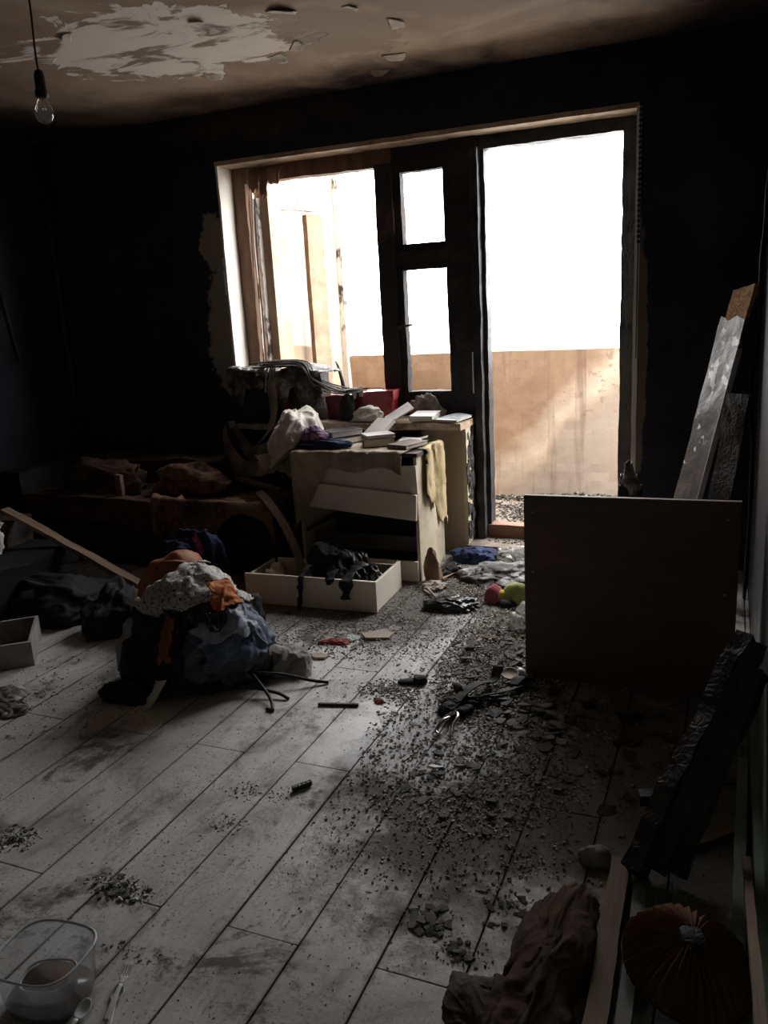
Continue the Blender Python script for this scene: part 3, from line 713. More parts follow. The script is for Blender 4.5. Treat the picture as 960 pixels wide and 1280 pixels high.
# ------------------------------------------------------------------ hanging bulb
t = tag(empty('pendant_bulb', (-2.13, 2.30, ZC)), 'bare clear light bulb hanging on a black cord', 'lamp')
tube('cord', [(0, 0, 0), (.004, 0, -.15), (-.002, 0, -.28), (0, 0, -.345)], .0035, 'cord_black', t, 7, 4)
lathe('socket', [(.006, 0), (.014, -.006), (.017, -.02), (.0175, -.06), (.021, -.064), (.021, -.082), (.016, -.086)][::-1], 'cord_black', t, 18, loc=(0, 0, -.335))
b = lathe('bulb', [(.0001, -.165), (.010, -.163), (.021, -.156), (.0285, -.143), (.0305, -.130), (.028, -.117), (.021, -.102), (.0155, -.090), (.0135, -.080)], 'bulb_glass', t, 24, cap=False, loc=(0, 0, -.335))
tube('filament_stem', [(0, 0, -.082), (0, 0, -.110), (.008, 0, -.122), (-.008, 0, -.122), (0, 0, -.110)], .0016, 'metal_bright', b, 5)
lathe('ceiling_hook_cover', [(.0001, -.018), (.02, -.016), (.028, -.0)], 'cord_black', t, 16)

# ------------------------------------------------------------------ chest of drawers
ch = tag(empty('chest_of_drawers', (-2.16, 3.85, 0)), 'cream chest of drawers with skewed drawer fronts under the windowsill', 'chest of drawers')
W, D_, H_ = .70, .40, .69
box('side_panel', (0, 0, 0), (.018, D_, H_ - .02), 'cream_board', ch)
box('side_panel', (W - .018, 0, 0), (W, D_, H_ - .02), 'cream_board_sooty', ch)
box('back_panel', (.018, D_ - .012, .02), (W - .018, D_, H_ - .02), 'grey_board', ch)
rough_box('top_board', (-.01, -.012, H_ - .022), (W + .008, D_, H_), 'char_wood_brown', ch, .002, .04, 3)
box('bottom_board', (.018, .02, .02), (W - .018, D_ - .012, .036), 'grey_board', ch)
box('runner', (.019, .02, .235), (.034, D_ - .03, .255), 'grey_board', ch); box('runner', (W - .034, .02, .235), (W - .019, D_ - .03, .255), 'grey_board', ch)
# fronts as they hang: the upper one dropped on the left, the lower one on the right
d1 = box('drawer_front', (-.012, -.016, -.075), (W + .004, 0, .075), 'cream_board', ch, .003, loc=(0, -.002, .528), rot=(0, -.036, 0))
d2 = box('drawer_front', (-.014, -.016, -.070), (W + .004, 0, .070), 'cream_board', ch, .003, loc=(0, -.022, .467), rot=(radians(3), .083, 0))
box('drawer_side', (.03, 0, -.05), (.042, .32, .05), 'grey_board', d1, .001); box('drawer_side', (W - .05, 0, -.05), (W - .038, .32, .05), 'grey_board', d1, .001)
box('drawer_bottom', (.03, 0, -.055), (W - .038, .32, -.049), 'grey_board', d1, .001)
box('inner_front', (.03, .10, .13), (W - .03, .114, .215), 'grey_board', ch)
d3 = box('drawer_front', (.03, -.035, .008), (W - .006, -.019, .118), 'cream_board', ch, .003)
box('drawer_side', (.045, -.019, .02), (.057, .30, .105), 'cream_board', d3, .001); box('drawer_side', (W - .03, -.019, .02), (W - .018, .30, .105), 'cream_board', d3, .001)
box('drawer_bottom', (.057, -.019, .024), (W - .03, .30, .03), 'grey_board', d3, .001)
# yellowed net hanging over the chest's side
def fn(u, v):
    s = v * .52
    top = .05
    if s < top: return Vector((-1.50 + s, 3.93 + .30 * u, .700))
    d = s - top
    return Vector((-1.448 + .012 * sin(u * 9), 3.93 + .30 * u + .06 * v * (u - .2), .697 - d * (.55 + .55 * u + .25 * noise.noise(Vector((u * 5, 0, 2))))))
o = sheet('melted_net', fn, 26, 34, 'yellow_net', None, 5, .012, 22, .002, .05, (1, 2, .5))
tag(o, 'yellowed scrap of net hanging down the side of the cream chest', 'cloth'); drape(o, [ch], .003, .008); MELTED = o

# ------------------------------------------------------------------ loose drawer on the floor
dr = tag(empty('loose_drawer', (-2.215, 3.325, 0), rz=radians(2.2)), 'long cream drawer lying on the floor before the chest', 'drawer')
box('long_panel', (0, 0, .004), (.71, .016, .160), 'cream_board', dr, .002); box('long_panel', (.03, .30, .008), (.70, .314, .150), 'cream_board', dr, .002)
box('end_panel', (.0, .016, .006), (.015, .30, .145), 'cream_board', dr, .002); box('end_panel', (.69, .016, .006), (.706, .37, .150), 'cream_board', dr, .002)
box('bottom_panel', (.015, .016, .012), (.69, .30, .018), 'grey_board', dr, .001)
box('divider', (.24, .016, .018), (.25, .30, .12), 'cream_board', dr, .002)
rg = tag(empty('burnt_rag', (-1.77, 3.50, .02)), 'black burnt rag bulging out of the loose drawer and hanging over its rim', 'cloth')
lump('bundle', (0, 0, 0), (.15, .12, .25), 'black_cloth', rg, 17, .55, 2.6, 5)
lump('bundle', (.08, .03, 0), (.11, .10, .21), 'black_plastic', rg, 19, .55, 2.8, 5)
RAG = rg
o = lump('wood_scrap', (-2.11, 3.45, .02), (.07, .09, .15), 'bare_wood', None, 31, .5, 2.5, 4)
tag(o, 'tan crumpled scrap in the end of the loose drawer', 'scrap')

# ------------------------------------------------------------------ on the chest and the sill
def book(name, loc, size, rz, cover, label, tilt=(0, 0), group=None, pages='page_block'):
    w, d, t_ = size
    e = tag(empty(name, loc, rot=(tilt[0], tilt[1], rz)), label, 'book', group)
    c = .003
    box('front_cover', (-w / 2, -d / 2, t_ - c), (w / 2, d / 2, t_), cover, e, .0008); box('back_cover', (-w / 2, -d / 2, 0), (w / 2, d / 2, c), cover, e, .0008)
    box('spine', (-w / 2 - .001, -d / 2, 0), (-w / 2 + .003, d / 2, t_), cover, e, .0008)
    box('page_block', (-w / 2 + .003, -d / 2 + .004, c), (w / 2 - .005, d / 2 - .004, t_ - c), pages, e, 0)
    return e
ZT = .700
book('book', (-1.975, 4.08, .702), (.20, .14, .035), radians(65), 'cover_black', 'thick black book lying under another beside the white bundle', (.01, -.01))
book('book', (-1.985, 4.10, .7395), (.19, .135, .032), radians(48), 'cover_black', 'black book with white page edges on top of the pile', (.015, -.02))
book('book', (-1.800, 4.195, .755), (.17, .12, .025), radians(78), 'cover_grey', 'grey book wedged beside the pile of black books', (0, -.42))
book('book', (-1.735, 4.01, ZT), (.17, .13, .045), radians(28), 'cover_brown', 'thick brown book lying flat at the bottom of a pile', (0, 0))
book('book', (-1.735, 4.01, ZT + .047), (.16, .12, .018), radians(40), 'cover_grey', 'thin grey book on top of the thick brown book', (.01, .01))
book('book', (-1.555, 3.985, ZT + .001), (.19, .13, .022), radians(72), 'cover_brown', 'brown book lying at the front corner of the chest', (0, 0))
book('book', (-1.590, 4.368, SILL + .014), (.140, .185, .03), radians(4), 'cover_pale', 'pale grey book lying on the windowsill', (.04, .01))
e = tag(empty('magazine', (-1.432, 4.375, SILL + .006), radians(-8)), 'glossy blue and brown magazine curled on the windowsill end', 'magazine')
sheet('cover', lambda u, v: Vector(((u - .5) * .15, (v - .5) * .2, .012 + .012 * sin(u * 3) * v)), 10, 10, 'cover_blue', e, 2, .003, 12, .002)
sheet('pages', lambda u, v: Vector(((u - .5) * .148, (v - .5) * .198, .005 + .008 * sin(u * 3) * v)), 10, 10, 'page_block', e, 2, .003, 12, .006)
e = tag(empty('magazine', (-1.740, 4.350, .826), radians(30)), 'thin white booklet standing aslant behind the book pile', 'magazine')
box('pages', (-.08, -.06, 0), (.08, .06, .006), 'paper', e, .001, rot=(.2, -.5, 0)); box('cover', (-.081, -.061, .006), (.081, .061, .008), 'cover_pale', e, .0005, rot=(.2, -.5, 0))
for i_, (x, y, z, a, s) in enumerate(((-1.63, 4.14, 0.703, .3, .9), (-1.61, 4.19, 0.707, 1.0, .9), (-1.58, 4.14, 0.711, .7, .9), (-1.655, 4.205, 0.705, 1.6, .9), (-1.56, 4.20, 0.713, .1, .8))):
    o = sheet('photo_card', lambda u, v: Vector(((u - .5) * .10 * s, (v - .5) * .065 * s, .006 * sin(u * 3 + i_))), 6, 4, 'paper', None, i_, .002, 14, .001, loc=(x, y, z), rot=(.03 * i_, -.06, a))
    tag(o, 'loose white paper card spread among the books', 'card', 'paper cards among the books')
# white bundle, net and curtains
o = lump('white_bundle', (-2.262, 4.01, .694), (.172, .18, .235), 'white_fluff', None, 12, .30, 2.0, 6, low=.22, rz=.4)
for v in o.data.vertices:                                  # the part beyond the chest's end sags
    p = wmat(o) @ v.co
    if p.x < -2.19: v.co.z -= (-2.19 - p.x) * .75
WB = o
tag(o, 'white puffy bundle on the corner of the cream chest', 'bundle')
o = lump('white_bundle', (-1.925, 4.335, SILL + .004), (.095, .050, .085), 'white_cloth', None, 23, .4, 2.2, 5)
tag(o, 'small folded white cloth behind the black books', 'cloth')
def fn(u, v):
    x = -2.165 + .66 * u
    if v < .28: return Vector((x, 4.12 - .28 * v / .28, .702 + .004 * sin(u * 9)))
    d = (v - .28) / .72
    L = .10 + .02 * sin(u * 14) + (.36 * max(0, 1 - u * 2.7) ** 1.3)
    return Vector((x, 3.792 - .01 * sin(u * 20), .702 - d * L))
o = sheet('net_cloth', fn, 60, 34, 'net_curtain', None, 15, .022, 13, .003, .02, (1.4, 1, .5))
tag(o, 'beige net cloth spilling over the top edge of the chest', 'cloth'); drape(o, [ch], .003, .008)
o = lump('purple_scarf', (-2.075, 3.925, .742), (.075, .055, .07), 'purple_cloth', None, 33, .4, 2.6, 5); SCARF = o
tag(o, 'crumpled purple and pink scarf in front of the white bundle', 'scarf')
o = lump('navy_garment', (-2.01, 3.900, .702), (.14, .052, .050), 'navy_cloth', None, 37, .4, 2.6, 5); press(o, [WB]); press(SCARF, [WB, o])
tag(o, 'dark navy garment crushed under the purple scarf', 'clothing')
# burnt set draped with melted curtain, on the sill
tv = tag(empty('burnt_television', (-2.52, 4.42, SILL)), 'burnt boxy television set draped with melted curtain on the sill', 'television')
rough_box('case', (-.27, -.17, 0), (.26, .10, .30), 'tv_plastic', tv, .012, .035, 4, 9)
rough_box('screen_frame', (-.25, -.185, .03), (.05, -.165, .27), 'tv_plastic', tv, .006, .03, 6, 12)
box('side_label', (.09, -.190, .02), (.125, -.178, .24), 'maroon_vinyl', tv, .002)
rough_box('screen', (-.21, -.192, .06), (.01, -.182, .24), 'char_wood', tv, .004, .03, 9, 12)
def fn(u, v):
    x = -2.80 + .66 * u
    top = 1.095 + .035 * sin(u * 11) * (1 - v) + .02 * noise.noise(Vector((u * 7, 1, 0)))
    s = v * .56
    if s < .24: return Vector((x, 4.50 - s * 1.21, top))
    d = s - .24
    L = .20 + .95 * max(0, noise.noise(Vector((u * 6.0, 3.3, 0)))) + .25 * (u > .82)
    return Vector((x + .04 * d, 4.208 - .008 * sin(u * 26), top - d * L * 1.6))
o = sheet('melted_curtain', fn, 80, 40, 'ashy_cloth', None, 44, .022, 16, .004, .03, (2, 1, .5))
tag(o, 'grey melted curtain lying over the burnt television', 'curtain'); drape(o, [tv], .004, .03)
def strip(name, pts, w, mat, label, cat, wdir=(1, 0, 0), seed=1, amp=.006, group=None, thick=.003, ny=8):
    P_ = [Vector(p) for p in pts]
    def cr(t):
        t = t * (len(P_) - 1); i = min(int(t), len(P_) - 2); f = t - i
        p0 = P_[max(0, i - 1)]; p1 = P_[i]; p2 = P_[i + 1]; p3 = P_[min(len(P_) - 1, i + 2)]
        return .5 * ((2 * p1) + (p2 - p0) * f + (2 * p0 - 5 * p1 + 4 * p2 - p3) * f * f + (3 * p1 - p0 - 3 * p2 + p3) * f ** 3)
    wd = Vector(wdir).normalized()
    def fn(u, v):
        ww = w(u) if callable(w) else w
        return cr(u) + wd * (v - .5) * ww + Vector((0, -.012 * sin(v * pi) if abs(wd.y) < .5 else 0, 0))
    o = sheet(name, fn, 12 * (len(pts) - 1), ny, mat, None, seed, amp, 24, thick, 0)
    return tag(o, label, cat, group) if label else o
for q_, (pts_, w_) in enumerate((([(-1.87, 3.50, .19), (-1.885, 3.40, .20), (-1.89, 3.322, .165), (-1.893, 3.308, .09), (-1.90, 3.304, .006)], .045), ([(-1.66, 3.50, .20), (-1.655, 3.42, .19), (-1.65, 3.335, .170), (-1.648, 3.322, .12), (-1.65, 3.318, .075)], .085), ([(-1.75, 3.50, .22), (-1.745, 3.42, .21), (-1.74, 3.335, .170), (-1.738, 3.322, .14)], .06))):
    st_ = strip('hanging_end', pts_, (lambda u, w=w_, q=q_: w * (.9 + .5 * noise.noise(Vector((u * 5, q * 7.7, 1))) - .25 * u)), 'black_cloth', None, None, (1, 0, .12), q_ + 40, .018); st_.parent = RAG; st_.location = (1.77, -3.50, -.02)
sd_ = tag(empty('curtain_strands', (0, 0, 0)), 'grey white melted curtain strands trailing from the television to the red bags', 'curtain')
for q_ in range(26):
    r_ = random.Random(300 + q_); y0 = 4.24 + r_.uniform(-.04, .10); dz = r_.uniform(.012, .045)
    tube('strand', [(-2.56 + r_.uniform(-.06, .06), y0, 1.100 + dz), (-2.42, y0 - .02, 1.108 + dz), (-2.27 + r_.uniform(-.02, .02), y0 - .03, 1.095 + dz), (-2.205, y0 - .02, .995 + dz + r_.uniform(-.01, .02)), (-2.10 + r_.uniform(-.03, .05), y0 + .04, .948 + dz * .6), (-1.98 + r_.uniform(-.08, .04), y0 + .10, .950 + dz * .5)], lambda t, q=q_: .0025 + .0025 * abs(sin(t * 7 + q)), 'ashy_cloth' if q_ % 2 else 'grey_cloth', sd_, 6, 5)
for q_ in range(7):
    r_ = random.Random(330 + q_); x0 = -2.52 + r_.uniform(-.05, .05)
    tube('strand', [(x0, 4.28, 1.13), (x0 + .01, 4.205, 1.10), (x0 + r_.uniform(-.02, .03), 4.188, 1.03 - r_.uniform(0, .06))], .006, 'white_cloth' if q_ % 2 else 'ashy_cloth', sd_, 6, 5)
strip('curtain_strip', [(-2.50, 4.27, 1.13), (-2.475, 4.190, 1.02), (-2.47, 4.185, .86), (-2.52, 4.18, .74), (-2.61, 4.15, .65)], lambda u: .05 + .02 * sin(u * 5), 'net_curtain', 'tan curtain strip hanging from the burnt television past the sill', 'curtain', (.9, -.2, .2), 3, .01)
strip('curtain_strip', [(-2.54, 4.25, 1.135), (-2.56, 4.190, 1.08), (-2.55, 4.185, 1.02)], .05, 'ashy_cloth', 'white melted tuft of curtain on the front of the television', 'curtain', (1, 0, 0), 5, .02)
strip('curtain_swag', [(-2.87, 4.245, .745), (-2.80, 4.15, .665), (-2.68, 4.06, .565), (-2.58, 4.045, .535), (-2.48, 4.045, .585), (-2.395, 4.04, .685)], lambda u: .06 + .05 * sin(u * 3), 'brown_net', 'brown curtain swag looping under the sill beside the chest', 'curtain', (.3, .3, .9), 7, .016)
strip('curtain_swag', [(-2.80, 4.25, .745), (-2.70, 4.18, .67), (-2.60, 4.095, .625), (-2.50, 4.095, .655), (-2.43, 4.07, .72)], lambda u: .05 + .05 * sin(u * 3), 'brown_net', 'smaller brown curtain loop above the swag under the sill', 'curtain', (.2, .3, .9), 9, .014)
def fn(u, v): return Vector((-2.46 + .22 * u + .03 * sin(v * 3), 3.90 + .10 * u - .03 * v, .66 - .17 * v * (.7 + .5 * noise.noise(Vector((u * 5, 2, 9)))) - .02 * sin(u * 9) * v))
o = sheet('hanging_net', fn, 34, 34, 'net_curtain', None, 19, .022, 13, .003, .04, (1.5, 1, .5)); tag(o, 'sagging tan net hanging beside the left end of the chest', 'cloth'); press(o, [WB], .003)
# red bags and rubble on the sill
def bag(name, loc, size, mat, label, seed, rz=0, cat='bag'):
    e = tag(empty(name, loc, rz), label, cat); w, d, hh = size
    rough_box('body', (-w / 2, -d / 2, 0), (w / 2, d / 2, hh), mat, e, .010, .02, seed, 14)
    rough_box('flap', (-w / 2 - .004, -d / 2 - .006, hh * .70), (w / 2 + .004, d / 2, hh + .006), mat, e, .008, .02, seed + 1, 14)
    tube('handle', [(-w * .25, 0, hh), (-w * .2, -.01, hh + .02), (0, -.02, hh + .024), (w * .2, -.01, hh + .02), (w * .25, 0, hh)], .004, mat, e, 6, 4)
    return e
bag('red_bag', (-1.935, 4.475, SILL + .004), (.24, .11, .155), 'red_vinyl', 'bright red vinyl bag lying on the sill against the mullion', 61, .05)
bag('red_bag', (-2.155, 4.475, SILL + .004), (.160, .10, .135), 'maroon_vinyl', 'dark red bag on the sill beside the burnt television', 66, -.05)
o = lump('rubble_lump', (-1.635, 4.515, SILL), (.105, .034, .125), 'rubble', None, 71, .45, 2.6, 5); tag(o, 'grey lump of fallen rubble on the sill below the lower pane', 'rubble')
o = lump('charred_doll', (-2.075, 4.355, SILL + .004), (.045, .038, .16), 'black_cloth', None, 73, .6, 2.4, 5, low=.6); tag(o, 'twisted black charred lump between the two red bags', 'debris')
strip('burnt_twig', [(-2.17, 4.542, .80), (-2.175, 4.542, .95), (-2.20, 4.54, 1.08), (-2.215, 4.535, 1.12)], lambda u: .03 * (1 - u) + .004, 'black_cloth', 'black curled shred standing up behind the dark red bag', 'debris', (1, .2, 0), 8, .004)
o = sheet('paper_scrap', lambda u, v: Vector(((u - .5) * .07, .02 * sin(u * 4), (v - .5) * .06 + .03 * u)), 8, 8, 'paper', None, 4, .006, 20, .001, loc=(-2.015, 4.392, .925), rot=(.2, 0, .2)); tag(o, 'white paper scrap leaning on the bright red bag', 'paper')

# ------------------------------------------------------------------ burnt sofa
so = tag(empty('burnt_sofa', (-3.16, 3.68, 0)), 'burnt sofa along the black wall left of the chest', 'sofa')
rough_box('base', (-.94, .02, .03), (.94, .62, .25), 'char_wood', so, .010, .06, 2, 9)
rough_box('seat', (-.94, 0, .25), (.30, .64, .41), 'sofa_fabric', so, .020, .05, 3, 6)
rough_box('seat', (.31, .02, .24), (.94, .64, .405), 'black_cloth', so, .020, .05, 13, 6)
rough_box('backrest', (-.90, .45, .30), (.90, .64, .56), 'sofa_fabric', so, .030, .06, 4, 5)
rough_box('armrest', (-1.0, .0, .03), (-.86, .62, .56), 'char_wood_brown', so, .012, .05, 5, 9)
rough_box('armrest', (.86, .0, .03), (.97, .62, .44), 'char_wood', so, .012, .05, 6, 9)
for sx in (-.85, .82):
    for sy in (.06, .55): rough_box('leg', (sx, sy, 0), (sx + .05, sy + .05, .05), 'char_wood', so, .002, .03, sx)
def fn(u, v):
    x = -3.02 + .815 * u
    if v < .4: return Vector((x, 4.06 - .40 * v / .4, .435 + .03 * noise.noise(Vector((u * 4, v * 4, 0)))))
    d = (v - .4) / .6
    L = .36 - .30 * max(0, sin((u - .50) / .50 * pi)) ** .5 * (u > .5)
    return Vector((x + .02 * d * sin(u * 9), 3.655 - .02 * sin(d * pi), .435 - d * max(L, .05)))
o = sheet('floral_throw', fn, 60, 50, 'floral_fabric', None, 24, .020, 9, .005, .02); tag(o, 'brown floral throw over the sofa front with an arched burnt hem', 'throw'); drape(o, [so], .004, .010); THROW = o
o = lump('bedding_heap', (-3.55, 3.91, .405), (.32, .16, .19), 'sofa_fabric', None, 81, .40, 2.6, 5); press(o, [so]); tag(o, 'heap of scorched bedding on the sofa by the wall', 'bedding')
o = lump('bedding_heap', (-2.93, 3.94, .432), (.27, .13, .14), 'floral_fabric', None, 83, .40, 2.8, 5); press(o, [so]); tag(o, 'scorched floral bedding heaped on the middle of the sofa', 'bedding')
o = rough_box('broken_slat', (-.17, -.02, -.008), (.17, .02, .008), 'bare_wood_dim', None, .002, .04, 4, loc=(-2.50, 3.99, .466), rot=(0, radians(9), radians(-10))); tag(o, 'broken wooden slat lying across the bedding by the chest', 'wood')
o = rough_box('broken_slat', (-.04, -.03, -.006), (.04, .03, .006), 'bare_wood_dim', None, .002, .02, 5, loc=(-2.56, 3.80, .416), rot=(0, .05, .4)); tag(o, 'short stub of broken slat on the floral throw', 'wood')
o = rough_box('standing_batten', (-.02, -.015, 0), (.02, .015, .14), 'bare_wood_dim', None, .002, .03, 6, loc=(-3.32, 3.77, .404)); tag(o, 'short upright batten standing at the sofa seat edge', 'wood')
strip('bent_strip', [(-2.38, 3.80, .465), (-2.24, 3.65, .455), (-2.11, 3.58, .35), (-2.02, 3.54, .20), (-1.985, 3.52, .045)], .045, 'bare_wood_dim', 'bent pale strip curving from the throw down into the loose drawer', 'wood', (.5, .8, .3), 2, .002, thick=.008)
# burnt armchair in the left foreground
ac = tag(empty('burnt_armchair', (-3.69, 2.90, 0)), 'collapsed black armchair in the dark beside the side wall', 'armchair')
rough_box('base', (-.42, -.36, .04), (.40, .40, .17), 'soot_fabric', ac, .030, .05, 2, 5)
rough_box('seat', (-.42, -.38, .16), (.40, .42, .255), 'soot_fabric', ac, .040, .045, 3, 4)
rough_box('backrest', (-.44, -.38, .28), (-.30, .42, .60), 'soot_fabric', ac, .035, .05, 5, 4)
rough_box('armrest', (-.30, .24, .22), (.10, .42, .405), 'char_wood_brown', ac, .012, .05, 6, 8)
for sx in (-.38, .34):
    for sy in (-.30, .30): rough_box('leg', (sx, sy, 0), (sx + .05, sy + .05, .06), 'char_wood', ac, .002, .03, sx)
def beam_between(name, a, b, w, h_, mat, label, cat, seed=1, amp=.003, roll=0, parent=None, lab=True, step=.045):
    a = Vector(a); b = Vector(b); d = b - a; L = d.length
    q = d.to_track_quat('X', 'Z').to_matrix().to_4x4() @ Matrix.Rotation(roll, 4, 'X')
    o = rough_box(name, (0, -w / 2, -h_ / 2), (L, w / 2, h_ / 2), mat, parent, amp, step, seed)
    o.matrix_local = Matrix.Translation(a) @ q
    return tag(o, label, cat) if label else o
beam_between('wooden_plank', (-3.64, 3.20, .455), (-2.62, 3.22, .014), .055, .025, 'bare_wood_dim', 'pale wooden plank leaning from the black armchair to the floor', 'plank', 3)
o = lump('white_rag', (-3.62, 2.98, .262), (.14, .10, .23), 'white_cloth', None, 91, .4, 2.6, 5); press(o, [ac]); tag(o, 'crumpled white rag lying on the black armchair', 'cloth')
# box beside it
e = tag(empty('shallow_box', (-3.0, 2.40, 0), radians(40)), 'shallow grey drawer box on the floor below the armchair', 'box')
for lo, hi in (((-.26, -.17, 0), (.22, -.155, .11)), ((-.26, .155, 0), (.22, .17, .11)), ((.205, -.155, 0), (.22, .155, .11)), ((-.26, -.155, 0), (-.245, .155, .11))): box('side_panel', lo, hi, 'grey_cloth', e, .002)
box('bottom_panel', (-.245, -.155, .004), (.205, .155, .01), 'grey_board', e, .001)
o = lathe('bottle_cap', [(.0001, .018), (.014, .018), (.016, .014), (.016, 0), (.013, 0)][::-1], 'blue_plastic', None, 18, loc=(-2.70, 2.165, .002)); tag(o, 'small round blue plastic cap on the floor by the grey box', 'cap')
ASH = []
for (x, y, s, sd) in ((-2.60, 2.14, .07, 4), (-2.475, 2.05, .05, 7), (-2.70, 2.03, .06, 9)):
    o = lump('ash_rag', (x, y, 0), (s * 1.4, s, s * .5), 'ashy_cloth', None, sd, .6, 3, 4); press(o, ASH); ASH.append(o); tag(o, 'crumpled ashy scrap on the floor near the blue cap', 'scrap', 'ashy scraps near the blue cap')

# ------------------------------------------------------------------ heap of clothes
HC = (-1.98, 2.60, 0)
core = lump('black_garment', HC, (.30, .28, .40), 'black_plastic', None, 101, .20, 2.6, 6, base=.15, low=.25); tag(core, 'black shiny crumpled garment at the core of the clothes heap', 'clothing')
HCs = (-1.98, 2.60, .03)
HW = (-1.98, 2.60, .06); worn = [core]
def garment(o, label, off=.006, loose=.03):
    wrap(o, HW, worn, off, loose, ripple=.032, seed=len(worn) * 3.3); worn.append(o); return tag(o, label, 'clothing')
garment(shell('grey_shirt', HCs, (.315, .30, .40), (-165, -98), (2, 62), 'grey_cloth', None, 105, .04, 8, floor=.004), 'grey shirt draped down the flank of the clothes heap')
garment(shell('dark_trousers', HCs, (.325, .31, .385), (-128, -68), (2, 58), 'black_cloth', None, 107, .045, 7, floor=.006), 'black trousers hanging down the middle of the clothes heap')
garment(shell('blue_jeans', HCs, (.335, .315, .37), (-62, 22), (14, 56), 'denim', None, 109, .045, 8, floor=.005), 'dark blue jeans bunched on the window side of the heap', loose=.05)
garment(shell('pale_jeans', HCs, (.345, .325, .355), (-58, -8), (30, 48), 'denim_pale', None, 111, .035, 10, floor=.005, n=(34, 30)), 'faded grey blue sleeve lying across the jeans on the heap', loose=.05)
garment(shell('black_jacket', HCs, (.335, .32, .39), (-88, -34), (36, 68), 'black_plastic', None, 113, .045, 7), 'glossy black jacket below the lettered shirt on the heap', loose=.05)
garment(shell('lettered_shirt', HCs, (.30, .285, .405), (-150, 60), (42, 108), 'lettered_cloth', None, 103, .035, 8), 'off-white shirt with dark lettering over the top of the clothes heap', .007, .05)
garment(shell('orange_scarf', HCs, (.346, .328, .395), (-85, -75), (20, 44), 'orange_bag', None, 115, .024, 12, n=(20, 34), ragged=.0, jit=.35), 'torn orange scrap showing in the middle of the clothes heap', .005, .02)
garment(shell('orange_sleeve', HCs, (.345, .33, .415), (-40, -8), (44, 62), 'orange_cloth', None, 117, .014, 9, n=(22, 26), ragged=.0, jit=.4), 'orange sleeve poking out beside the lettered shirt', .006, .02)
o = lump('pale_cloth', (-1.615, 2.665, 0), (.10, .095, .11), 'grey_cloth', None, 119, .40, 2.4, 5, rz=.5); press(o, [core]); tag(o, 'pale grey cloth bunched on the floor at the foot of the jeans', 'clothing')
JACKET = lump('dark_jacket', (-2.05, 2.99, 0), (.12, .10, .20), 'black_cloth', None, 121, .3, 2.4, 5); press(JACKET, [core]); tag(JACKET, 'dark jacket slumped at the far side of the clothes heap', 'clothing')
o = lump('dark_rag', (-2.10, 2.275, 0), (.11, .07, .075), 'black_cloth', None, 123, .4, 2.6, 5); press(o, [core]); tag(o, 'small dark rag at the foot of the grey shirt', 'cloth')
strip('white_strap', [(-1.935, 2.275, .10), (-1.945, 2.255, .065), (-1.96, 2.235, .028), (-1.97, 2.210, .006)], lambda u: .045 - .015 * u, 'white_cloth', 'white cloth end trailing from the heap onto the floor', 'cloth', (.9, .35, 0), 5, .012)
bgm = tag(empty('orange_bag', (-2.36, 2.97, 0), radians(30)), 'brown orange bag with a folded top behind the clothes heap', 'bag')
lump('body', (0, 0, 0), (.19, .16, .36), 'orange_bag', bgm, 131, .16, 1.7, 5, base=.2, low=.2)
press(JACKET, [bgm])
tube('handle', [(-.08, -.03, .30), (-.06, -.09, .345), (.03, -.10, .35), (.09, -.04, .31)], .008, 'orange_bag', bgm, 7, 5)
tube('seam', [(-.15, -.10, .18), (-.02, -.15, .27), (.05, -.11, .32), (.06, -.02, .345)], .005, 'orange_cloth', bgm, 6, 5)
o = lump('navy_sweater', (-2.575, 3.42, 0), (.20, .115, .335), 'navy_cloth', None, 133, .3, 2.2, 5); press(o, [bgm, so]); NAVY = o; tag(o, 'navy blue sweater bunched behind the orange bag', 'clothing')
o = strip('magenta_ribbon', [(-2.55, 3.40, .34), (-2.50, 3.365, .325), (-2.455, 3.34, .29)], .028, 'magenta_cloth', 'small magenta ribbon on top of the navy sweater', 'ribbon', (.5, .6, .3), 3, .003)
wrap(o, (-2.575, 3.42, .08), [NAVY], .003, .004)
BLACK_HEAP = o = lump('added_black_heap', (-3.03, 2.95, 0), (.24, .20, .185), 'black_cloth', None, 137, .35, 2.4, 5); press(o, [ac]); tag(o, 'low black heap added on the floor between armchair and orange bag', 'bedding')  # black heap added to cover the floor here with black
o = lump('black_rag_heap', (-2.67, 2.88, 0), (.13, .17, .21), 'black_cloth', None, 135, .4, 2.4, 5); press(o, [bgm, BLACK_HEAP]); tag(o, 'black rags slumped beside the orange bag', 'cloth')
# bent wire frame poking out of the heap
e = tag(empty('wire_frame', (-1.60, 2.44, 0)), 'black bent wire frame sticking out from under the clothes heap', 'wire')
for pts in ([(-.09, .055, .066), (-.065, .045, .06), (-.03, .025, .048), (.06, -.04, .02), (.105, -.10, .006)], [(-.09, -.015, .033), (-.04, .0, .03), (.06, .01, .018), (.115, .0, .006)],
            [(-.085, .055, .062), (.03, .10, .05), (.14, .14, .02), (.20, .17, .006)], [(.105, -.10, .006), (.075, -.095, .006)]):
    tube('wire', pts, .0065, 'cord_black', e, 7, 5)

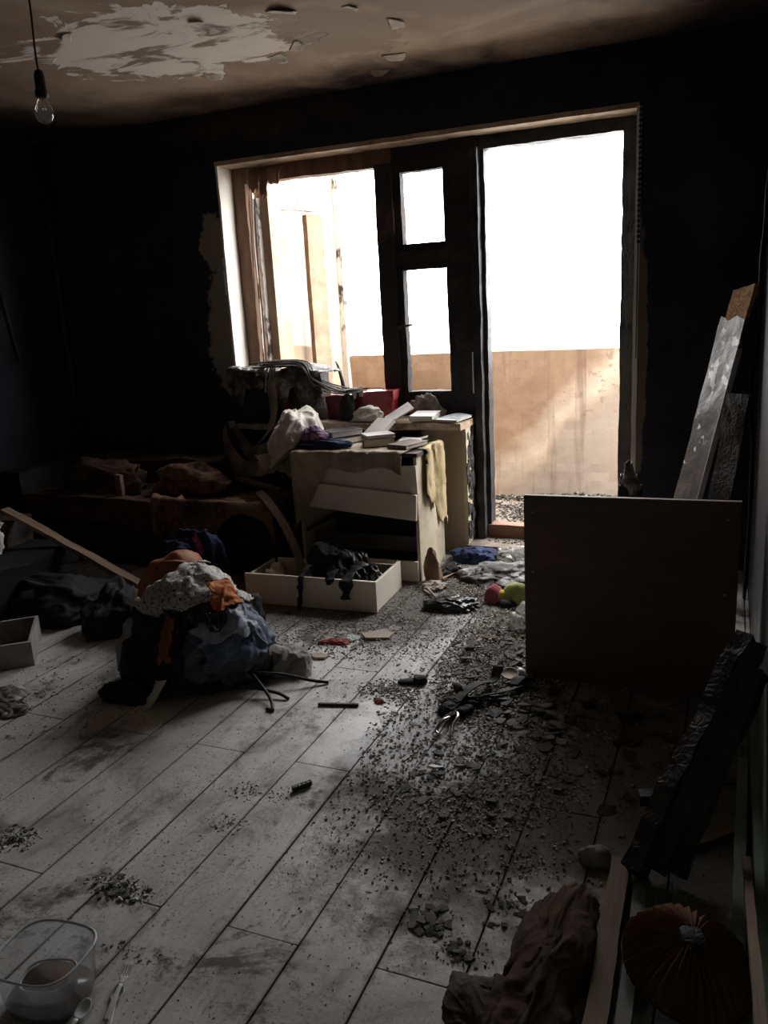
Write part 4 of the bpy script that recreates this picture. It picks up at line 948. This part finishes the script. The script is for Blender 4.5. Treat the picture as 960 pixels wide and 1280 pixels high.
# ------------------------------------------------------------------ right hand side
pn = tag(empty('chipboard_sheet', (-.677, 2.885, 0), radians(1.2)), 'large dark brown chipboard panel standing upright before the door', 'panel')
box('board', (0, 0, 0), (.735, .018, .722), 'brown_panel', pn, .0015)
box('edge_strip', (0, -.001, .722), (.735, .019, .7245), 'panel_edge', pn, .0004); box('edge_strip', (-.0022, -.001, 0), (0, .019, .722), 'panel_edge', pn, .0004)
for x, z in ((.03, .43), (.695, .39), (.03, .66), (.695, .66)):
    bm = bmesh.new(); bmesh.ops.create_cone(bm, cap_ends=True, segments=10, radius1=.0035, radius2=.003, depth=.003)
    obj('screw_cap', bm, 'white_plastic', pn, False, (x, -.001, z), (pi / 2, 0, 0))
for x in (.06, .64): rough_box('back_batten', (x, .018, 0), (x + .03, .30, .03), 'char_wood', pn, .001, .05, x)
# leaning shelf board with the broken chipboard end
lb = empty('leaning_board', (-.16, 4.02, 0)); tag(lb, 'long blistered board with a broken chipboard end leaning in the corner', 'board')
_z = Vector((.205, .02, 1.0)).normalized(); _x = Vector((.52, -.85, 0)); _x = (_x - _z * _x.dot(_z)).normalized(); _y = _z.cross(_x)
lb.matrix_world = Matrix(((_x.x, _y.x, _z.x, -.250), (_x.y, _y.y, _z.y, 4.02), (_x.z, _y.z, _z.z, .015), (0, 0, 0, 1)))
def brk(p):
    if p.z > 1.2: p.z += .05 * noise.noise(Vector((p.x * 18, 3, 0))) + .20 * p.x
    return p
rough_box('board', (-.095, -.012, 0), (.095, .012, 1.30), 'blistered_board', lb, .003, .03, 5, 14, brk)
rough_box('broken_end', (-.06, -.010, 1.27), (.095, .010, 1.43), 'chipboard', lb, .004, .02, 6, 24, lambda p: Vector((p.x, p.y, p.z + .25 * p.x * (p.z > 1.3))))
box('edge_band', (.095, -.013, .45), (.099, .013, 1.18), 'white_plastic', lb, .0005)
box('edge_band', (-.099, -.013, .0), (-.095, .013, .52), 'panel_edge', lb, .0005)
o = beam_between('charred_board', (-.07, 3.78, .010), (.045, 3.82, .98), .12, .02, 'char_wood', 'black charred board leaning behind the blistered board', 'board', 8, .006, roll=.5)
o = lump('plastic_bundle', (-.415, 3.98, 0), (.085, .095, .60), 'black_plastic', None, 141, .35, 3.2, 5, low=.2, base=.1); tag(o, 'tall black plastic bag bundle behind the brown panel', 'bag'); PB = o
o = shell('plastic_sheet', (-.415, 3.98, .30), (.085, .095, .29), (-170, 20), (50, 84), 'ashy_cloth', None, 143, .02, 14, n=(30, 20)); tag(o, 'pale crinkled film over the black plastic bundle', 'plastic'); wrap(o, (-.415, 3.98, .32), [PB], .004, .01)
tube_pts = [(.118, 4.05, 2.05), (.112, 4.0, 1.75), (.102, 3.96, 1.45), (.106, 3.96, 1.22), (.086, 3.96, 1.02), (.098, 3.96, .87), (.112, 3.97, .60), (.110, 3.97, .004)]
o = tube('burnt_cable', tube_pts, lambda t: .008 + .002 * sin(t * 60), 'cord_black', None, 8, 6); tag(o, 'burnt black cable hanging down in the far corner', 'cable')
# charred timber leaning on the right wall
cb = tag(empty('charred_timber', (0, 0, 0)), 'bundle of charred black frame timber leaning on the green wall', 'timber')
beam_between('rail', (-.165, 1.80, .045), (.075, 2.33, .47), .045, .065, 'char_wood', None, None, 3, .006, parent=cb, step=.025)
beam_between('rail', (-.115, 1.83, .04), (.100, 2.27, .475), .045, .06, 'char_wood', None, None, 5, .006, .3, cb, step=.025)
beam_between('rail', (-.065, 1.84, .03), (.103, 2.16, .455), .04, .05, 'char_wood', None, None, 7, .006, .1, cb, step=.025)
beam_between('crossbar', (-.17, 1.96, .15), (-.02, 2.00, .15), .03, .03, 'char_wood_brown', None, None, 9, .004, parent=cb, step=.025)
beam_between('wooden_batten', (-.20, 1.86, .02), (-.185, 1.20, .02), .045, .036, 'bare_wood_dim', 'brown wooden batten on the floor beside the burnt cloth', 'batten', 4, .002)
beam_between('painted_batten', (-.148, 1.86, .016), (-.135, 1.22, .014), .03, .024, 'grey_board', 'grey painted batten alongside the brown batten', 'batten', 6, .002)
beam_between('green_batten', (.088, 2.46, .014), (.072, 1.62, .014), .028, .026, 'green_trim', 'green painted batten on the floor along the skirting', 'batten', 7, .002)
beam_between('broken_slat', (-.13, 1.93, .012), (.05, 2.10, .012), .045, .012, 'bare_wood_dim', 'broken slat lying across the floor behind the pleated shade', 'wood', 8, .002)
beam_between('wooden_stick', (.092, 1.95, .035), (.088, 1.10, .33), .018, .018, 'bare_wood_dim', 'brown stick leaning against the green wall by the pleated shade', 'stick', 9, .002)
def shard(name, loc, size, rz, tilt, mat, label, cat, seed, group=None, t_=.004):
    r_ = random.Random(seed); m = r_.choice((4, 5, 5, 6)); bm = bmesh.new()
    pts = [(cos(2 * pi * q / m + r_.uniform(-.3, .3)) * size[0] * r_.uniform(.6, 1), sin(2 * pi * q / m + r_.uniform(-.3, .3)) * size[1] * r_.uniform(.6, 1)) for q in range(m)]
    a = [bm.verts.new((x, y, 0)) for x, y in pts]; b = [bm.verts.new((x, y, t_)) for x, y in pts]
    bm.faces.new(a[::-1]); bm.faces.new(b)
    for q in range(m): bm.faces.new((a[q], a[(q + 1) % m], b[(q + 1) % m], b[q]))
    o = obj(name, bm, mat, None, False, loc, (tilt[0], tilt[1], rz)); return tag(o, label, cat, group)
shard('glass_shard', (-.105, 1.78, .018), (.10, .035), 1.2, (.25, .1), 'shard_glass', 'long pale green glass shard beside the battens', 'glass', 2)
shard('glass_shard', (-.115, 1.62, .027), (.09, .03), 1.5, (.2, .2), 'shard_glass', 'narrow glass shard partly under the pleated shade', 'glass', 3)
o = lump('plaster_chunk', (-.266, 1.868, 0), (.042, .03, .04), 'grey_cloth', None, 151, .35, 1.6, 4); tag(o, 'pale curved chunk of broken crockery by the charred timber', 'chunk')
# pleated shade
ps = tag(empty('pleated_shade', (-.030, 1.545, .036), rot=(radians(9), radians(5), .35)), 'round brown pleated lampshade lying on the floor', 'lampshade')
N_ = 72; bm = bmesh.new(); rings = []
prof = [(.030, .085), (.05, .082), (.09, .066), (.125, .042), (.150, .012)]
for r, z in prof:
    rings.append([bm.verts.new((r * cos(2 * pi * q / N_) * (1 + (.012 if q % 2 else -.012)), r * sin(2 * pi * q / N_) * (1 + .04 * sin(3 * q / N_ * 2 * pi)), z + (.0075 if q % 2 else -.0075) * (r / .15 + .2) + .006 * sin(5 * 2 * pi * q / N_))) for q in range(N_)])
for a, b in zip(rings, rings[1:]):
    for q in range(N_): bm.faces.new((a[q], a[(q + 1) % N_], b[(q + 1) % N_], b[q]))
for v in bm.verts: v.co.x *= .88; v.co.y *= .94
solid(obj('pleated_cloth', bm, 'pleated_cloth', ps, False), .002)
tube('wire_ring', [(.132 * cos(a * pi / 12), .141 * sin(a * pi / 12), .010) for a in range(25)], .003, 'metal_dark', ps, 6)
lathe('centre_cap', [(.0001, .094), (.02, .092), (.032, .086), (.033, .080)][::-1], 'char_wood_brown', ps, 20)
# burnt cloth in the foreground
o = lump('burnt_cloth', (-.315, 1.52, 0), (.075, .19, .085), 'burnt_brown_cloth', None, 161, .36, 2.0, 6, aniso=(1.4, .8, 1), rz=-.15, low=.3); tag(o, 'large brown scorched cloth heaped beside the wooden batten', 'cloth'); CL1 = o
o = lump('burnt_cloth', (-.405, 1.305, 0), (.075, .10, .05), 'burnt_grey_cloth', None, 163, .34, 1.7, 6, aniso=(1.6, .8, 1), rz=.5); tag(o, 'smaller grey brown rag beside the large scorched cloth', 'cloth'); press(o, [CL1]); CL2 = o
def fn(u, v): return Vector((-.440 + .10 * v ** .7 + (.21 - .06 * v) * u + .03 * noise.noise(Vector((v * 4, 2, 5))), 1.19 + .50 * v + .03 * noise.noise(Vector((u * 4, 6, 1))), .006 + .095 * max(0, sin(u * pi)) ** .8 * (.35 + .65 * sin(v * 2.5))))
o = sheet('burnt_blanket', fn, 70, 90, 'burnt_brown_cloth', None, 165, .034, 10, .004, .05, (1.3, .65, 1), .004); tag(o, 'folded scorched blanket lying over the brown cloth', 'blanket')
for v in o.data.vertices: v.co.x = min(v.co.x, -.219)
b_ = bvh_of([CL1, CL2])
for v in o.data.vertices:
    h = b_.ray_cast(Vector((v.co.x, v.co.y, .5)), Vector((0, 0, -1)))
    if h[0] is not None and v.co.z < h[0].z + .005: v.co.z = h[0].z + .005

# ------------------------------------------------------------------ tubs and cutlery in the left foreground
def sq(a, n=3.2):
    c, s = abs(cos(a)), abs(sin(a)); k_ = (c ** n + s ** n) ** (-1 / n); return (k_, k_)
tb = tag(empty('plastic_tub', (-1.302, 1.050, 0), radians(6)), 'clear plastic tub holding rusty water and a smaller tub', 'tub')
R_ = lambda r, q: (r, q)
lathe('body', [(.0001, .002), (.090, .002), (.098, .006), (.103, .02), (.118, .120), (.122, .124), (.124, .121), (.120, .115), (.1055, .02), (.100, .0045), (.0001, .0042)], 'clear_plastic', tb, 48, shape=lambda a: (sq(a)[0] * .80, sq(a)[1] * .72))
lathe('rim', [(.117, .121), (.122, .126), (.126, .123), (.122, .118), (.117, .121)], 'milky_plastic', tb, 48, cap=False, shape=lambda a: (sq(a)[0] * .80, sq(a)[1] * .72))
lathe('rusty_water', [(.0001, .006), (.1005, .006), (.104, .026), (.0001, .026)], 'rusty_liquid', tb, 48, shape=lambda a: (sq(a)[0] * .785, sq(a)[1] * .705))
ft = tag(empty('food_tub', (-1.285, 1.045, .030), rot=(.12, -.10, .25)), 'small clear food tub lying inside the larger tub', 'tub')
lathe('body', [(.0001, 0), (.046, 0), (.050, .004), (.056, .045), (.060, .047), (.058, .044), (.052, .005), (.0001, .003)], 'clear_plastic', ft, 40, shape=lambda a: (sq(a)[0] * .98, sq(a)[1] * .66))
lathe('rim', [(.056, .045), (.060, .0485), (.062, .0465), (.058, .043), (.056, .045)], 'milky_plastic', ft, 40, cap=False, shape=lambda a: (sq(a)[0] * .98, sq(a)[1] * .66))
def fork(loc, rz, tilt, label, seed, spoon=False):
    e = tag(empty('plastic_fork' if not spoon else 'plastic_spoon', loc, rot=(tilt[0], tilt[1], rz)), label, 'cutlery')
    sheet('handle', lambda u, v: Vector((-.09 + .09 * u, (v - .5) * (.008 + .004 * (1 - u)), .004 + .003 * sin(u * pi))), 12, 4, 'white_plastic', e, seed, 0, 1, .002)
    if spoon:
        sheet('bowl', lambda u, v: Vector((.0 + .045 * u, (v - .5) * .03 * (sin(min(1, u * 1.02) * pi * .86 + .3)) ** .6, .004 - .006 * sin(u * pi) * sin(v * pi))), 12, 8, 'white_plastic', e, seed, 0, 1, .0015)
    else:
        sheet('neck', lambda u, v: Vector((.0 + .02 * u, (v - .5) * (.008 + .014 * u), .004 - .003 * u)), 6, 6, 'white_plastic', e, seed, 0, 1, .002)
        for q in range(4):
            y = (q - 1.5) * .0058
            sheet('tine', lambda u, v, y=y: Vector((.019 + .03 * u, y + (v - .5) * .003 * (1 - .5 * u), .001 + .006 * u * u)), 6, 2, 'white_plastic', e, seed, 0, 1, .0015)
    return e
fork((-1.175, 1.125, .012), radians(112), (.2, -.12), 'white plastic fork lying nearest the clear tub', 1)
fork((-1.158, 1.085, .004), radians(118), (-.1, -.05), 'white plastic spoon lying under the forks', 2, True)
fork((-1.165, 1.115, .020), radians(108), (.1, -.10), 'white plastic fork lying across the other one', 3)
fork((-1.205, 1.020, .006), radians(95), (.3, -.22), 'white plastic knife-like handle tilted against the tub', 4, True)

# ------------------------------------------------------------------ debris by the balcony door
RAGS = []
def rag(name, x, y, r, mat, label, seed, rz=0, cat='cloth', amp=.55, freq=3.0, sub=5):
    o = lump(name, (x, y, 0), r, mat, None, seed, amp, freq, sub, rz=rz); press(o, RAGS); RAGS.append(o); return tag(o, label, cat)
rag('burnt_plastic', -1.06, 4.02, (.20, .16, .065), 'ashy_cloth', 'sheet of ashy crumpled plastic below the doorstep', 201, .2, 'plastic')
rag('blue_rag', -1.29, 4.26, (.12, .09, .075), 'blue_cloth', 'crumpled blue cloth at the foot of the window pier', 203)
rag('pale_plastic', -1.05, 4.27, (.12, .06, .09), 'plastic_film', 'pale crinkled plastic film against the doorstep', 205, 0, 'plastic')
rag('black_plastic_rag', -1.19, 3.52, (.13, .085, .05), 'black_plastic', 'black melted plastic rag on the floor past the chest', 207, .4, 'plastic')
rag('black_plastic_rag', -1.345, 4.02, (.075, .075, .05), 'black_plastic', 'black plastic strip bunched beside the chest corner', 209, .3, 'plastic')
rag('brown_boot_shaft', -1.40, 3.86, (.05, .045, .17), 'brown_scrap', 'curled brown leather scrap at the corner of the chest', 211, .3, 'scrap', .4, 1.8)
rag('pink_scrap', -1.36, 3.76, (.07, .05, .035), 'tan_board', 'pinkish paper scrap on the floor at the chest corner', 213, .5, 'scrap')
# plush toy
e = tag(empty('plush_toy', (-.955, 3.66, 0)), 'small plush toy with red, yellow and green parts by the brown panel', 'toy')
lump('head', (-.055, -.01, .0), (.050, .045, .085), 'pink_plush', e, 221, .10, 1.8, 4, low=.12)
lump('collar', (-.012, -.02, .0), (.026, .034, .065), 'yellow_plush', e, 222, .15, 2, 4, low=.12)
lump('body', (.055, .0, .0), (.072, .06, .105), 'green_plush', e, 223, .15, 2, 4, low=.15)
lump('foot', (.02, -.065, .0), (.045, .025, .035), 'black_cloth', e, 224, .2, 2, 4)
rag('plastic_wrap', -.80, 3.38, (.06, .08, .10), 'plastic_film', 'crumpled clear wrap standing at the edge of the brown panel', 225, 0, 'plastic')
# slipper
sl = tag(empty('burnt_slipper', (-1.082, 2.705, 0), radians(22)), 'burnt black slipper lying on the debris', 'slipper')
def sole(zs):
    bm = bmesh.new(); rings = []
    n = 22
    pts = []
    for q in range(n):
        a = 2 * pi * q / n; xx = cos(a) * .058; yy = sin(a) * (.021 if cos(a) < 0 else .025)
        pts.append((xx, yy))
    for z, s in zs: rings.append([bm.verts.new((x * s, y * s, z)) for x, y in pts])
    for a, b in zip(rings, rings[1:]):
        for q in range(n): bm.faces.new((a[q], a[(q + 1) % n], b[(q + 1) % n], b[q]))
    bm.faces.new(rings[0][::-1]); bm.faces.new(rings[-1]); return bm
obj('sole', sole([(.0, .95), (.003, 1), (.012, 1), (.014, .97)]), 'black_cloth', sl, True)
sheet('upper', lambda u, v: Vector((.005 + .048 * u, .026 * cos(pi * v) * (1 - .35 * u * u), .013 + .020 * sin(pi * v) * (1 - .35 * u))), 12, 12, 'black_cloth', sl, 3, .003, 30, .003)
# burnt straps
e = tag(empty('burnt_belt', (0, 0, 0)), 'black burnt leather straps tangled on the debris heap', 'strap')
for q, pts in enumerate(([(-.90, 2.70, .03), (-.88, 2.64, .05), (-.845, 2.60, .03), (-.80, 2.62, .012)], [(-.865, 2.50, .012), (-.845, 2.57, .045), (-.81, 2.66, .055), (-.775, 2.76, .03), (-.765, 2.80, .07)],
                        [(-.85, 2.55, .03), (-.78, 2.62, .03), (-.70, 2.70, .025), (-.66, 2.78, .02)], [(-.70, 2.76, .02), (-.68, 2.80, .035), (-.65, 2.83, .015)])):
    st = strip('strap', pts, (.06, .055, .03, .06)[q], 'black_cloth', None, None, (.75, -.5, .25), q, .006, thick=.004); st.parent = e
e2 = lump('clump', (-.855, 2.535, 0), (.065, .05, .045), 'black_cloth', e, 231, .5, 2.5, 5)
# bent metal hook
e = tag(empty('metal_hook', (-.825, 2.40, 0)), 'shiny bent metal hook lying below the black straps', 'hook')
tube('rod', [(-.045, .06, .012), (-.02, .035, .03), (-.03, 0, .034), (-.045, -.03, .012), (-.03, -.05, .008)], .007, 'metal_bright', e, 8, 6)
tube('rod', [(-.045, .06, .012), (-.01, .075, .03), (.01, .04, .034), (.005, .0, .022), (.012, -.04, .008)], .007, 'metal_bright', e, 8, 6)
o = beam_between('charred_stick', (-1.356, 2.434, .006), (-1.209, 2.471, .006), .010, .010, 'char_wood', 'thin charred stick lying on the pale boards', 'stick', 2, .001)
beam_between('charred_stick', (-1.175, 1.905, .010), (-1.135, 1.955, .010), .014, .014, 'char_wood', 'short black stub of charred stick on the boards', 'stick', 4, .002)
rag('red_scrap', -1.55, 2.985, (.06, .03, .02), 'red_scrap', 'dark red scrap on the floor before the loose drawer', 241, .3, 'scrap')
rag('red_scrap', -1.145, 2.52, (.022, .012, .012), 'red_scrap', 'tiny reddish scrap beside the dirty patch', 243, .3, 'scrap')
shard('board_scrap', (-1.55, 2.825, .003), (.05, .028), .4, (0, 0), 'tan_board', 'small square tan board scrap near the wire frame', 'scrap', 12, None, .008)
shard('board_scrap', (-1.40, 3.09, .006), (.09, .05), .7, (.05, .05), 'tan_board', 'larger tan board scrap before the loose drawer', 'scrap', 15, None, .008)
shard('glass_shard', (-1.49, 3.04, .01), (.035, .03), .7, (.3, .2), 'shard_glass', 'small glass shard beside the dark red scrap', 'glass', 17)
shard('plastic_piece', (-.80, 2.155, .006), (.035, .011), .35, (.1, .1), 'white_plastic', 'small pale oblong piece on the dirty floor', 'scrap', 19, None, .008)
lid = lathe('jar_lid', [(.0001, .004), (.030, .004), (.034, .008), (.034, .012), (.031, .012), (.028, .007), (.0001, .007)], 'tan_board', None, 22, loc=(-.73, 2.835, .02), rot=(.25, .1, 0)); tag(lid, 'pale round jar lid lying above the black straps', 'lid')
ball = lathe('light_cap', [(.0001, 0), (.012, .001), (.018, .007), (.017, .014), (.009, .019), (.0001, .02)], 'white_plastic', None, 18, loc=(-.702, 2.885, .010), rot=(.3, .4, 0)); tag(ball, 'small white rounded cap at the foot of the brown panel', 'cap')

# larger flakes, one object each
fr = random.Random(77)
flake_meshes = {}
for mname in ('flake_grey', 'flake_dark', 'flake_brown'):
    L_ = []
    for v in range(8):
        m = fr.choice((5, 6, 7)); bm = bmesh.new()
        pts = [(cos(2 * pi * q / m + fr.uniform(-.25, .25)) * fr.uniform(.55, 1), sin(2 * pi * q / m + fr.uniform(-.25, .25)) * fr.uniform(.4, .8)) for q in range(m)]
        hs = [fr.uniform(-.1, .12) for _ in pts]
        a = [bm.verts.new((x, y, -.1 + hh)) for (x, y), hh in zip(pts, hs)]; b = [bm.verts.new((x * .92, y * .92, .12 + hh)) for (x, y), hh in zip(pts, hs)]
        top = bm.verts.new((0, 0, .2)); bm.faces.new(a[::-1])
        for q in range(m):
            bm.faces.new((a[q], a[(q + 1) % m], b[(q + 1) % m], b[q])); bm.faces.new((b[q], b[(q + 1) % m], top))
        me = bpy.data.meshes.new('char_flake'); bm.normal_update(); bm.to_mesh(me); bm.free(); me.materials.append(MATS[mname]); L_.append(me)
    flake_meshes[mname] = L_
def flakes(n, c, r, s0, s1, kinds, label, group, name, zmax=.015, cat='flake'):
    for q in range(n):
        a = fr.uniform(0, 2 * pi); d = fr.random() ** .6
        x = c[0] + cos(a) * d * r[0]; y = c[1] + sin(a) * d * r[1]; s = fr.uniform(s0, s1)
        if x > .09 or (2.86 < y < 2.94 and x > -.70) or x < -1.44 and y > 3.78: continue
        if y > 2.90 and -.70 < x < -.55: x -= .13
        kd = fr.choice(kinds); word = {'flake_grey': 'grey', 'flake_dark': 'black', 'flake_brown': 'brown'}[kd]
        o = bpy.data.objects.new(name, fr.choice(flake_meshes[kd])); COL.objects.link(o)
        o.location = (x, y, .012 * s / .03 * .35 + fr.uniform(0, zmax) * (1 - d)); o.scale = (s, s, s * .55)
        o.rotation_euler = (fr.uniform(-.3, .3), fr.uniform(-.3, .3), fr.uniform(0, 6.28)); tag(o, word + ' ' + label, cat, word + ' ' + group)
flakes(95, (-.76, 3.05), (.26, .32), .018, .042, ('flake_grey', 'flake_brown', 'flake_dark'), 'flat plaster flake in the rubble beside the brown panel', 'plaster flakes beside the panel', 'plaster_flake', .03)
flakes(60, (-.60, 2.60), (.26, .26), .018, .045, ('flake_grey', 'flake_dark'), 'charred flake in the debris around the black straps', 'flakes around the straps', 'ash_flake', .02)
flakes(40, (-.66, 2.08), (.26, .22), .012, .032, ('flake_dark', 'flake_dark', 'flake_grey'), 'burnt lump on the dirty boards below the metal hook', 'burnt lumps on the dirty boards', 'char_lump', .008)
flakes(22, (-.22, 2.42), (.30, .36), .02, .05, ('flake_dark', 'flake_brown'), 'flat sooty flake in the shade below the brown panel', 'flakes in the shade of the panel', 'soot_flake', .004)
flakes(26, (-.600, 1.535), (.05, .05), .012, .022, ('flake_dark', 'flake_grey', 'flake_grey'), 'ash clod in the small heap nearest the scorched cloth', 'clods in the small ash heap', 'ash_clod', .012, 'clod')
flakes(12, (-.500, 1.465), (.032, .035), .010, .018, ('flake_dark', 'flake_grey'), 'ash clod in the tiny heap beside the plank joint', 'clods in the tiny heap', 'ash_clod', .008, 'clod')
flakes(14, (-.44, 1.62), (.09, .06), .008, .018, ('flake_dark',), 'thin crumb of char just above the scorched cloth', 'char crumbs above the cloth', 'char_crumb', .004)
flakes(18, (-1.40, 1.385), (.10, .05), .010, .018, ('flake_dark', 'flake_grey'), 'glinting ash clod in the heap above the clear tub', 'clods above the tub', 'ash_clod', .008, 'clod')

# fine crumbs nobody could count
def crumbs(name, spots, mat, label, seed):
    r_ = random.Random(seed); V = []; Fc = []
    for (n, c, r, s0, s1, z0, zh, pw) in spots:
        for q in range(n):
            a = r_.uniform(0, 2 * pi); d = r_.random() ** pw
            x = c[0] + cos(a) * d * r[0]; y = c[1] + sin(a) * d * r[1]
            if z0 == 0 and (x > .10 or y > 4.36 or y < .3): continue
            if z0 == 0 and x < -1.45 and y > 3.80: continue
            if abs(x + 1.302) < .10 and abs(y - 1.05) < .09: continue
            s = s0 + (s1 - s0) * r_.random() ** 2.2; h_ = s * r_.uniform(.25, .6)
            z = z0 + zh * (1 - d) * r_.random() ** 1.5
            rot = Euler((r_.uniform(-.5, .5), r_.uniform(-.5, .5), r_.uniform(0, 6.28))).to_matrix()
            b = len(V); m = 4
            st = r_.uniform(.45, 1)
            for zz, k_ in ((-h_ * .3, 1), (h_ * .7, .7)):
                for t_ in range(m):
                    an = 2 * pi * t_ / m + r_.uniform(-.4, .4)
                    p = rot @ Vector((cos(an) * s * k_, sin(an) * s * k_ * st, zz)); V.append((x + p.x, y + p.y, z + p.z + h_ * .3))
            Fc.append((b + 4, b + 5, b + 6, b + 7))
            for t_ in range(m): Fc.append((b + t_, b + (t_ + 1) % m, b + 4 + (t_ + 1) % m, b + 4 + t_))
    me = bpy.data.meshes.new(name); me.from_pydata(V, [], Fc); me.update()
    o = link(name, me, mat, None, False); return tag(o, label, 'debris', None, 'stuff')
piles = [(-1.398, 1.385), (-1.853, 1.461), (-.597, 1.539), (-.499, 1.467), (-.431, 1.652), (-1.267, 1.711), (-1.309, 1.865), (-.863, 2.008), (-.712, 2.013), (-.588, 2.095), (-.612, 2.004), (-1.203, 1.877), (-.654, 1.836), (-1.175, 2.636), (-.427, 1.808)]
crumbs('char_crumbs', [(6500, (-1.12, 3.72), (.50, .52), .002, .008, 0, .014, .7), (9000, (-.76, 3.1), (.30, .65), .002, .010, 0, .024, .6), (1400, (-1.1, 2.9), (.5, .5), .0015, .006, 0, 0, .7), (900, (-1.15, 2.62), (.13, .10), .002, .008, 0, .006, .8), (5200, (-.70, 2.45), (.42, .62), .002, .009, 0, .012, .65),
                       (2200, (-.70, 2.0), (.36, .40), .0015, .007, 0, .006, .7), (3600, (-1.5, 3.1), (.50, .28), .002, .008, 0, .008, .65), (1500, (-1.5, 1.9), (1.0, 1.0), .0012, .004, 0, 0, .7), (1200, (-.95, 1.7), (.8, .9), .0012, .004, 0, 0, .8),
                       (1100, (-.2, 2.2), (.4, .8), .002, .009, 0, .004, .7), (900, (-2.5, 2.2), (.6, .35), .002, .007, 0, .004, .7)]
       + [(90, p, (.08, .05), .0015, .006, 0, .004, .7) for p in piles], 'char_crumbs', 'fine black and grey char crumbs strewn over the floor', 21)
crumbs('balcony_crumbs', [(900, (-.92, 4.50), (.36, .09), .002, .010, .055, .010, .9), (3600, (-1.1, 5.15), (.95, .46), .003, .015, .06, .025, .9), (900, (-.9, 5.53), (.75, .07), .005, .024, .06, .06, .8)], 'rubble_crumbs', 'charred rubble crumbs covering the doorstep and balcony floor', 23)
crumbs('ash_grit', [(150, (-1.40, 1.385), (.11, .05), .003, .008, 0, .010, .7), (170, (-1.84, 1.455), (.09, .06), .003, .009, 0, .012, .7), (60, (-1.22, 1.22), (.09, .03), .002, .006, 0, .004, .8),
                    (700, (-.85, 2.9), (.35, .7), .003, .011, 0, .030, .7), (500, (-1.0, 3.9), (.4, .35), .003, .012, 0, .03, .7), (300, (-.62, 2.2), (.3, .3), .003, .008, 0, .012, .7)], 'pale_crumbs', 'pale ash and glass grit scattered in small drifts', 22)
